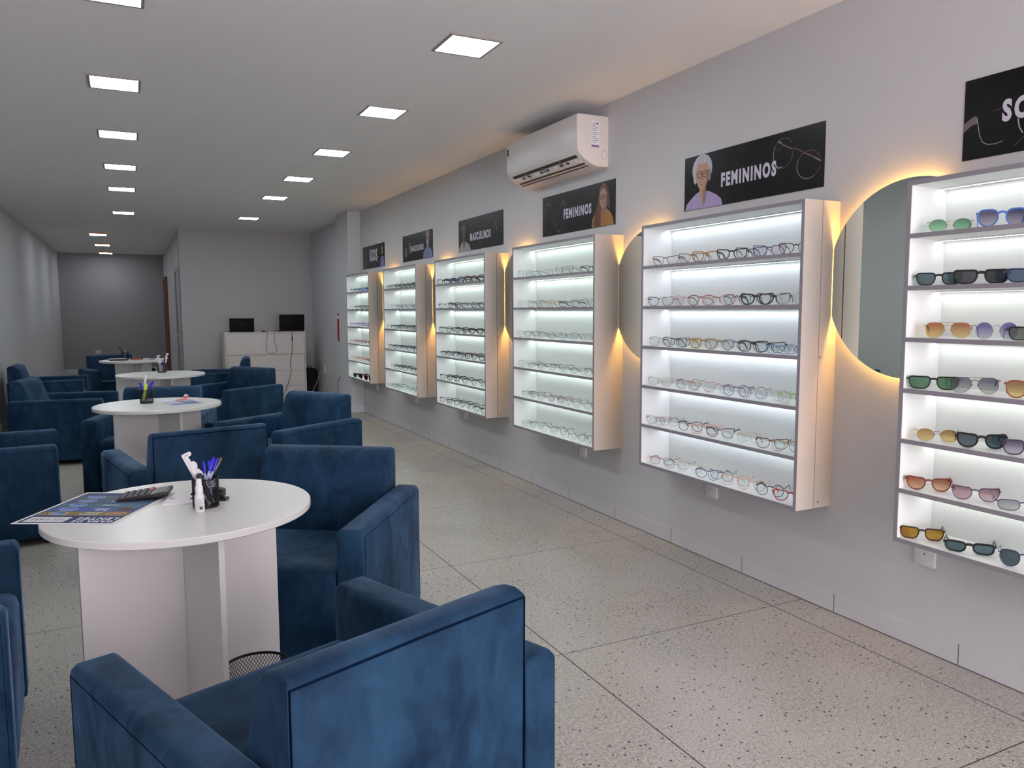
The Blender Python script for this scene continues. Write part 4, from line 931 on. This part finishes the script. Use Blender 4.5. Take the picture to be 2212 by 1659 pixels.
for ci, rows_ in SPEC.items():
    n = CASES[ci][2]; short = CASES[ci][6]; lv = [z+.0085 for z in shelf_levels(n)]+[ZB+.017]
    ylo, yhi = CASES[ci][0]+.017+.012, CASES[ci][1]-.017-.01
    for rk, specs in rows_.items():
        ys = YS[str(6-ci)][str(rk)]
        for i, yc in enumerate(ys):
            col, shp, tk, lens = g(specs[i % len(specs)] if ci >= 4 or i < len(specs) else specs[-1])
            meshes = build_proto(shp, fm(col), LN[lens], BLACKP if (tk == 't' and rg.random() < .7) else fm(col), TK[tk])
            sun = lens.startswith('s_'); nm = 'sunglasses' if sun else 'eyeglasses'
            rot = math.radians((35, 35, 31, 33, 33, 33)[ci]+rg.uniform(-5, 5)); half = .078
            yc = min(max(yc, ylo+half*math.cos(rot)), yhi-half*math.cos(rot)*.8)
            t = empty(nm, (-.158+rg.uniform(-.006, .004), yc, lv[rk-1]), PI/2+rot); t.scale = (GS, GS, GS)
            w = ' '.join(x for x in (THW[tk], col, SHAPEW[shp]) if x)
            if sun: lab = '%s %s %s, %s, %s from left, %s, %s' % (col, SHAPEW[shp], nm, LW[lens], ORD[i], SHN[n][rk-1], short)
            else: lab = '%s %s, %s from left, %s, %s' % (w, nm, ORD[i], SHN[n][rk-1], short)
            tag(t, lab, 'glasses', 'glasses on the shelves of the case '+short)
            share('frame', meshes[0], t)
            for m_ in meshes[1]: share('lens', m_, t)
            for m_ in meshes[2]: share('temple', m_, t)

# ------------------------------------------------------------------ posters
def poster_ground():
    m, nt, out = new_mat('poster_black')
    p = pbsdf(nt, Roughness=.28); p.inputs['Specular IOR Level'].default_value = .16
    tc = nt.nodes.new('ShaderNodeTexCoord'); n = nt.nodes.new('ShaderNodeTexNoise'); n.inputs['Scale'].default_value = 5; n.inputs['Detail'].default_value = 5
    nt.links.new(tc.outputs['Object'], n.inputs['Vector'])
    r = nt.nodes.new('ShaderNodeValToRGB'); r.color_ramp.elements[0].position = .5; r.color_ramp.elements[0].color = (.006, .006, .007, 1); r.color_ramp.elements[1].position = .8; r.color_ramp.elements[1].color = (.018, .019, .016, 1)
    nt.links.new(n.outputs[0], r.inputs[0]); nt.links.new(r.outputs[0], p.inputs['Base Color']); nt.links.new(p.outputs[0], out.inputs[0]); return m
PBLK = poster_ground()
INK = simple('poster_lettering', (.62, .60, .70), .4)
LINEC = simple('poster_line_light', (.42, .40, .40), .4); LINED = simple('poster_line_dim', (.10, .10, .105), .4); LINER = simple('poster_line_rose', (.20, .085, .075), .4)
def pg(bm, pts, w, mi):
    vs = [bm.verts.new((u, v, w)) for u, v in pts]; f = bm.faces.new(vs); f.material_index = mi; f.normal_update()
    if f.normal.z < 0: f.normal_flip()
def el(cx, cy, rx, ry, n=24, a0=0, a1=2*PI): return [(cx+rx*math.cos(a0+(a1-a0)*i/n), cy+ry*math.sin(a0+(a1-a0)*i/n)) for i in range(n)]
def line2(bm, pts, wd, w, mi=0, closed=False): tube(bm, [(u, v, w) for u, v in pts], wd, 4, closed, mi, flat=(wd, .0002))
PW, PH = .984, .292
def poster(y1, label):
    M = Matrix(((0, 0, -1, 0), (-1, 0, 0, y1), (0, 1, 0, 1.947), (0, 0, 0, 1)))
    t = empty('poster', mat=M); tag(t, label, 'poster', 'black posters over the cases')
    bm = B(); box(bm, 0, PW, 0, PH, .0003, .003); link('board', bm, PBLK, t); return t
W0 = .0031
def skin_set(n, base): return [simple(n+'_skin', base, .5), simple(n+'_shade', tuple(c*.62 for c in base), .5)]
def face(bm, cx, cy, rx, ry, tilt=0, glasses=.0022, smile=True, beard=None):
    """indices: 0 skin 1 shade 2 hair 3 hair shade 4 shirt 5 shirt shade 6 dark 7 white 8 lips"""
    w = W0+.0012
    pg(bm, [(cx-rx*.95, cy+ry*.45), (cx-rx, cy), (cx-rx*.9, cy-ry*.4), (cx-rx*.62, cy-ry*.8), (cx-rx*.25, cy-ry), (cx+rx*.25, cy-ry), (cx+rx*.62, cy-ry*.8), (cx+rx*.9, cy-ry*.4), (cx+rx, cy), (cx+rx*.95, cy+ry*.45), (cx+rx*.6, cy+ry*.9), (cx, cy+ry), (cx-rx*.6, cy+ry*.9)], w, 0)
    pg(bm, [(cx+rx*.98, cy+ry*.2), (cx+rx*.9, cy-ry*.4), (cx+rx*.62, cy-ry*.8), (cx+rx*.25, cy-ry), (cx+rx*.55, cy-ry*.55), (cx+rx*.72, cy)], w+.0001, 1)
    if beard is not None:
        pg(bm, [(cx-rx*.98, cy-ry*.05), (cx-rx*.9, cy-ry*.45), (cx-rx*.6, cy-ry*.88), (cx, cy-ry*1.12), (cx+rx*.6, cy-ry*.88), (cx+rx*.9, cy-ry*.45), (cx+rx*.98, cy-ry*.05), (cx+rx*.6, cy-ry*.3), (cx, cy-ry*.28), (cx-rx*.6, cy-ry*.3)], w+.00015, beard)
    for s in (-1, 1):
        ex, ey = cx+s*rx*.42, cy+ry*.12
        pg(bm, el(ex, ey, rx*.17, ry*.045, 12), w+.0002, 1); pg(bm, el(ex, ey, rx*.09, ry*.05, 10), w+.0003, 6)
        line2(bm, [(ex-rx*.25, ey+ry*.17), (ex, ey+ry*.23), (ex+rx*.25, ey+ry*.17)], rx*.035, w+.0003, 3)
        if glasses:
            line2(bm, el(ex, ey-ry*.03, rx*.38, ry*.24, 20), glasses, w+.0006, 6, True)
            line2(bm, [(ex+s*rx*.36, ey+ry*.05), (cx+s*rx*.98, ey+ry*.12)], glasses, w+.0006, 6)
    if glasses: line2(bm, [(cx-rx*.1, cy+ry*.14), (cx+rx*.1, cy+ry*.14)], glasses, w+.0006, 6)
    pg(bm, [(cx-rx*.02, cy+ry*.12), (cx+rx*.10, cy-ry*.28), (cx+rx*.20, cy-ry*.34), (cx-rx*.16, cy-ry*.34)], w+.00025, 1)
    if smile:
        pg(bm, [(cx-rx*.36, cy-ry*.50), (cx, cy-ry*.53), (cx+rx*.36, cy-ry*.50), (cx+rx*.18, cy-ry*.66), (cx-rx*.18, cy-ry*.66)], w+.0003, 8)
        pg(bm, [(cx-rx*.27, cy-ry*.53), (cx, cy-ry*.55), (cx+rx*.27, cy-ry*.53), (cx+rx*.12, cy-ry*.60), (cx-rx*.12, cy-ry*.60)], w+.0004, 7)
    else: pg(bm, el(cx, cy-ry*.56, rx*.24, ry*.09, 14), w+.0003, 8)
def mats_for(n, skin, hair, shirt, lips=(.30, .08, .07)):
    return [simple(n+'_skin', skin, .5), simple(n+'_skin_shade', tuple(c*.6 for c in skin), .5), simple(n+'_hair', hair, .5), simple(n+'_hair_shade', tuple(c*.55 for c in hair), .5), simple(n+'_shirt', shirt, .5), simple(n+'_shirt_shade', tuple(c*.6 for c in shirt), .5), PRINTK, PRINTW, simple(n+'_lips', lips, .5)]
def bust(bm, cx, top, lo, hi, neck=.03, cy=.08, wneck=.022):
    """shoulders from lo to hi with a neck reaching up to `top`"""
    pg(bm, [(lo, .001), (lo+.012, .035), (lo+.05, .062), (cx-neck, cy), (cx+neck, cy), (hi-.05, .062), (hi-.012, .035), (hi, .001)], W0+.0002, 4)
    pg(bm, [(cx-wneck, top), (cx-wneck, cy-.004), (cx, .012), (cx+wneck, cy-.004), (cx+wneck, top)], W0+.0006, 0)
    pg(bm, [(cx, top), (cx+.004, .03), (cx+wneck, cy-.004), (cx+wneck, top)], W0+.0007, 1)
    pg(bm, [(cx-wneck-.012, cy+.002), (cx-wneck, cy+.006), (cx-.002, .016), (cx-.018, .030)], W0+.0008, 4); pg(bm, [(cx+wneck+.012, cy+.002), (cx+wneck, cy+.006), (cx+.002, .016), (cx+.022, .030)], W0+.0008, 5)
    line2(bm, [(lo+.04, .001), (lo+.055, .045)], .0012, W0+.0005, 5); line2(bm, [(hi-.04, .001), (hi-.055, .045)], .0012, W0+.0005, 5)
# older woman, FEMININOS
t = poster(3.557, 'black FEMININOS poster with a smiling grey-haired woman in glasses')
bm = B(); cx = .152
bust(bm, cx+.003, .13, .010, .315, .050, .088, .026)
pg(bm, el(cx-.004, .212, .082, .080, 30), W0+.0004, 2)
pg(bm, [(cx-.078, .20), (cx-.072, .150), (cx-.058, .135), (cx-.045, .16), (cx-.045, .21)], W0+.0010, 2); pg(bm, [(cx+.070, .20), (cx+.068, .155), (cx+.055, .140), (cx+.044, .165), (cx+.044, .21)], W0+.0010, 3)
face(bm, cx, .178, .053, .074)
pg(bm, [(cx-.060, .205), (cx-.060, .260), (cx-.030, .284), (cx+.010, .291), (cx+.050, .275), (cx+.066, .240), (cx+.062, .205), (cx+.050, .232), (cx+.020, .246), (cx-.010, .236), (cx-.028, .252), (cx-.046, .228)], W0+.0020, 2)
for k in range(7): line2(bm, [(cx-.05+.016*k, .236+.006*math.sin(k)), (cx-.046+.015*k, .262), (cx-.03+.012*k, .280)], .0010, W0+.0022, 3 if k % 2 else 7)
link('portrait', bm, mats_for('older_woman', (.52, .31, .22), (.52, .50, .56), (.42, .34, .58)), t)
rows_text(t, 'FEMININOS', .302, .093, .391, .075, INK, W0+.0006, .050)
bm = B(); w = W0+.0004
line2(bm, el(.735, .193, .062, .070, 30, .6, 2*PI+.25), .0016, w, 2); line2(bm, el(.735, .193, .062, .070, 14, 2.6, 4.2), .0022, w, 0); line2(bm, [(.688, .140), (.705, .126), (.730, .130)], .0030, w, 0)
line2(bm, el(.893, .114, .070, .064, 30, .3, 2*PI), .0016, w, 2); line2(bm, el(.893, .114, .070, .064, 16, 2.7, 5.4), .0024, w, 0)
line2(bm, [(.700, .252), (.745, .226), (.795, .200)], .0040, w, 2); line2(bm, [(.702, .256), (.725, .241)], .0016, w+.0002, 0); line2(bm, [(.800, .205), (.835, .190), (.852, .180)], .0030, w, 2)
line2(bm, [(.860, .174), (.910, .150), (.965, .118)], .0042, w, 2); line2(bm, [(.925, .140), (.962, .120)], .0018, w+.0002, 0); line2(bm, [(.690, .205), (.740, .228)], .0008, w, 2)
link('printed_glasses', bm, [LINEC, LINED, LINER], t)
# red-haired woman, FEMININOS
t = poster(5.24, 'black FEMININOS poster with a long red-haired woman in a mustard top')
bm = B(); cx = .842
pg(bm, [(.700, .002), (.708, .060), (.730, .085), (.80, .110), (.89, .110), (.93, .085), (.960, .045), (.968, .002)], W0+.0002, 4)
pg(bm, [(cx-.045, .24), (cx-.075, .15), (cx-.105, .09), (cx-.125, .03), (cx-.10, .002), (cx-.03, .002), (cx-.028, .10), (cx-.02, .15), (cx+.055, .13), (cx+.080, .10), (cx+.075, .18), (cx+.062, .24), (cx+.03, .278), (cx+.004, .284), (cx-.03, .272)], W0+.0008, 2)
pg(bm, [(cx-.022, .14), (cx-.020, .09), (cx+.01, .08), (cx+.040, .09), (cx+.044, .15)], W0+.0009, 1)
face(bm, cx, .186, .044, .064, glasses=.0022, smile=False)
pg(bm, [(cx-.050, .19), (cx-.045, .252), (cx-.01, .280), (cx+.03, .276), (cx+.055, .240), (cx+.055, .17), (cx+.042, .215), (cx+.02, .246), (cx-.012, .252), (cx-.036, .232)], W0+.0020, 2)
for k in range(8): line2(bm, [(cx-.05-.003*k, .21-.01*k), (cx-.070-.004*k, .14), (cx-.045-.008*k, .08), (cx-.055-.006*k, .01)], .0012, W0+.0012, 3)
link('portrait', bm, mats_for('young_woman', (.44, .27, .22), (.16, .065, .040), (.36, .17, .03), (.34, .10, .10)), t)
rows_text(t, 'FEMININOS', .320, .101, .374, .072, INK, W0+.0006, .050)
bm = B()
line2(bm, [(.028, .144), (.045, .185), (.068, .236), (.095, .238), (.132, .216)], .0014, w, 0); line2(bm, [(.275, .20), (.317, .236), (.335, .215), (.351, .170)], .0016, w, 0)
line2(bm, el(.10, .085, .070, .065, 30, 0, 2*PI), .0010, w, 1); line2(bm, el(.255, .080, .060, .060, 14, 2.9, 5.2), .0014, w, 0)
link('printed_glasses', bm, [LINEC, LINED, LINER], t)
# bearded man, MASCULINOS
t = poster(6.92, 'black MASCULINOS poster with a dark bearded man in a pale shirt')
bm = B(); cx = .128
bust(bm, cx, .14, .002, .29, .05, .085, .03)
pg(bm, el(cx-.002, .215, .062, .066, 24), W0+.0004, 2); face(bm, cx, .180, .048, .072, glasses=.0014, beard=2)
pg(bm, [(cx-.055, .215), (cx-.04, .27), (cx, .285), (cx+.045, .268), (cx+.056, .215), (cx+.03, .240), (cx-.03, .236)], W0+.0020, 2)
link('portrait', bm, mats_for('bearded_man', (.17, .095, .055), (.055, .038, .028), (.36, .31, .33)), t)
rows_text(t, 'MASCULINOS', .280, .083, .452, .072, INK, W0+.0006, .050)
bm = B(); line2(bm, [(.790, .150), (.826, .187), (.840, .200)], .0022, w, 0); line2(bm, [(.855, .175), (.853, .128)], .0026, w, 0); line2(bm, el(.850, .17, .05, .05, 16, .5, 3.4), .001, w, 1); line2(bm, el(.93, .07, .05, .06, 20, 2.5, 5.9), .001, w, 1); line2(bm, el(.94, .16, .045, .05, 20), .001, w, 1)
link('printed_glasses', bm, [LINEC, LINED, LINER], t)
# blue-shirt man, MASCULINOS
t = poster(8.612, 'black MASCULINOS poster with a white-bearded man in a blue shirt')
bm = B(); cx = .832
bust(bm, cx, .14, .685, .978, .05, .110, .026)
pg(bm, [(.685, .001), (.70, .07), (.76, .105), (cx-.03, .12), (cx+.03, .12), (.93, .09), (.965, .05), (.978, .001)], W0+.0003, 4)
pg(bm, el(cx, .225, .050, .062, 24), W0+.0004, 2); face(bm, cx, .205, .046, .074, glasses=.0014, beard=2)
link('portrait', bm, mats_for('blue_shirt_man', (.36, .23, .18), (.42, .40, .40), (.16, .23, .40)), t)
rows_text(t, 'MASCULINOS', .300, .099, .404, .064, INK, W0+.0006, .050)
bm = B(); pg(bm, el(.115, .105, .048, .060, 24), w, 1); pg(bm, el(.255, .140, .045, .062, 24), w, 1); line2(bm, [(.10, .16), (.16, .23), (.20, .235), (.27, .20)], .0012, w, 1)
link('printed_glasses', bm, [LINEC, LINED, LINER], t)
# KIDS
t = poster(10.31, 'black KIDS poster with two children, farthest of the posters')
bm = B(); cx = .885
pg(bm, [(.80, .001), (.81, .09), (.85, .125), (.92, .125), (.96, .09), (.972, .001)], W0+.0002, 4); pg(bm, el(cx, .232, .042, .042, 20), W0+.0004, 2); face(bm, cx, .195, .036, .052, glasses=.0012)
pg(bm, [(.82, .030), (.95, .045), (.95, .065), (.82, .052)], W0+.001, 0)
link('portrait', bm, mats_for('boy', (.36, .20, .13), (.08, .05, .035), (.12, .20, .42)), t)
bm = B(); cx = .115
pg(bm, [(.03, .001), (.04, .07), (.085, .10), (.15, .10), (.19, .07), (.21, .001)], W0+.0002, 4); pg(bm, el(cx, .20, .042, .052, 20), W0+.0004, 2); face(bm, cx, .165, .034, .050, glasses=.0012)
link('portrait', bm, mats_for('dim_child', (.12, .085, .07), (.05, .035, .03), (.07, .06, .06)), t)
rows_text(t, 'KIDS', .335, .085, .335, .152, INK, W0+.0006, .050)
bm = B(); line2(bm, el(.56, .075, .055, .035, 20), .003, W0+.0012, 0, True); line2(bm, el(.69, .10, .050, .035, 20), .003, W0+.0012, 0, True); line2(bm, [(.50, .09), (.62, .15), (.72, .13)], .003, W0+.0012, 0)
link('printed_glasses', bm, [LINEC, LINED, LINER], t)
# SOLAR
t = poster(1.921, 'black sunglasses poster with large letters SO, at the right picture edge')
rows_text(t, 'SOLAR', .143, .113, .26, .080, INK, W0+.0006, .050)
bm = B(); pg(bm, [(.001, .103), (.001, .135), (.040, .158), (.050, .152), (.053, .128), (.030, .125)], w, 1)
line2(bm, [(.050, .150), (.056, .120), (.063, .085), (.075, .057), (.095, .045), (.125, .042), (.150, .048)], .0016, w, 0); line2(bm, [(.11, .160), (.15, .166)], .0010, w, 1); line2(bm, [(.200, .115), (.206, .085), (.219, .062)], .003, w, 0); line2(bm, [(.19, .020), (.22, .045), (.25, .055)], .0010, w, 1)
link('printed_glasses', bm, [LINEC, simple('poster_line_mauve', (.15, .125, .14), .4), LINER], t)

# fit all lettering to its measured box
bpy.context.view_layer.update()
dg = bpy.context.evaluated_depsgraph_get()
for o, parent, x, y, w_, h_, z, rot in TEXTS:
    bb = [Vector(c) for c in o.bound_box]; x0, x1 = min(c.x for c in bb), max(c.x for c in bb); y0, y1 = min(c.y for c in bb), max(c.y for c in bb)
    sx, sy = w_/(x1-x0), h_/(y1-y0); me = bpy.data.meshes.new_from_object(o.evaluated_get(dg)); nm_ = o.name; bpy.data.objects.remove(o)
    n_ = bpy.data.objects.new('lettering', me); COL.objects.link(n_); n_.parent = parent; n_.scale = (sx, sy, .012); n_.location = (x-x0*sx, y-y0*sy, z)

# ------------------------------------------------------------------ daylight through the open shop front
def area(name, loc, rot, sx, sy, power, col):
    l = bpy.data.lights.new(name, 'AREA'); l.shape = 'RECTANGLE'; l.size = sx; l.size_y = sy; l.energy = power; l.color = col
    o = bpy.data.objects.new(name, l); COL.objects.link(o); o.location = loc; o.rotation_euler = rot; return o
area('daylight_shop_front', (-1.35, YF-.1, 1.25), (PI/2, 0, 0), 2.3, 2.4, DAY, (1., .90, .955))
wd = bpy.data.worlds.new('world'); sc.world = wd; wd.use_nodes = True
wd.node_tree.nodes['Background'].inputs[0].default_value = (.80, .86, 1., 1); wd.node_tree.nodes['Background'].inputs[1].default_value = .5

# ------------------------------------------------------------------ camera
cam = bpy.data.cameras.new('camera'); co = bpy.data.objects.new('camera', cam); COL.objects.link(co)
yaw, pit, roll = 0.45754146661747314, 0.09581074638297991, -0.004805794811346609
f = Vector((math.sin(yaw)*math.cos(pit), math.cos(yaw)*math.cos(pit), -math.sin(pit)))
r = Vector((math.cos(yaw), -math.sin(yaw), 0)); u = r.cross(f)
r2 = r*math.cos(roll)+u*math.sin(roll); u2 = r2.cross(f)
M = Matrix.Identity(4)
for i in range(3): M[i][0] = r2[i]; M[i][1] = u2[i]; M[i][2] = -f[i]
M.translation = Vector((-2.85, 0, 1.39658665)); co.matrix_world = M
cam.sensor_width = 36; cam.lens = 1664.9468/2212*36; cam.clip_start = .05; cam.clip_end = 60
sc.camera = co
sc.view_settings.view_transform = 'Standard'; sc.view_settings.look = 'None'; sc.view_settings.gamma = 1; sc.view_settings.use_curve_mapping = False
sc.view_settings.exposure = EXPO
sc.cycles.max_bounces = 7; sc.cycles.diffuse_bounces = 4; sc.cycles.transparent_max_bounces = 24; sc.cycles.use_denoising = True
sc.cycles.sample_clamp_indirect = 6; sc.cycles.caustics_reflective = False; sc.cycles.caustics_refractive = False
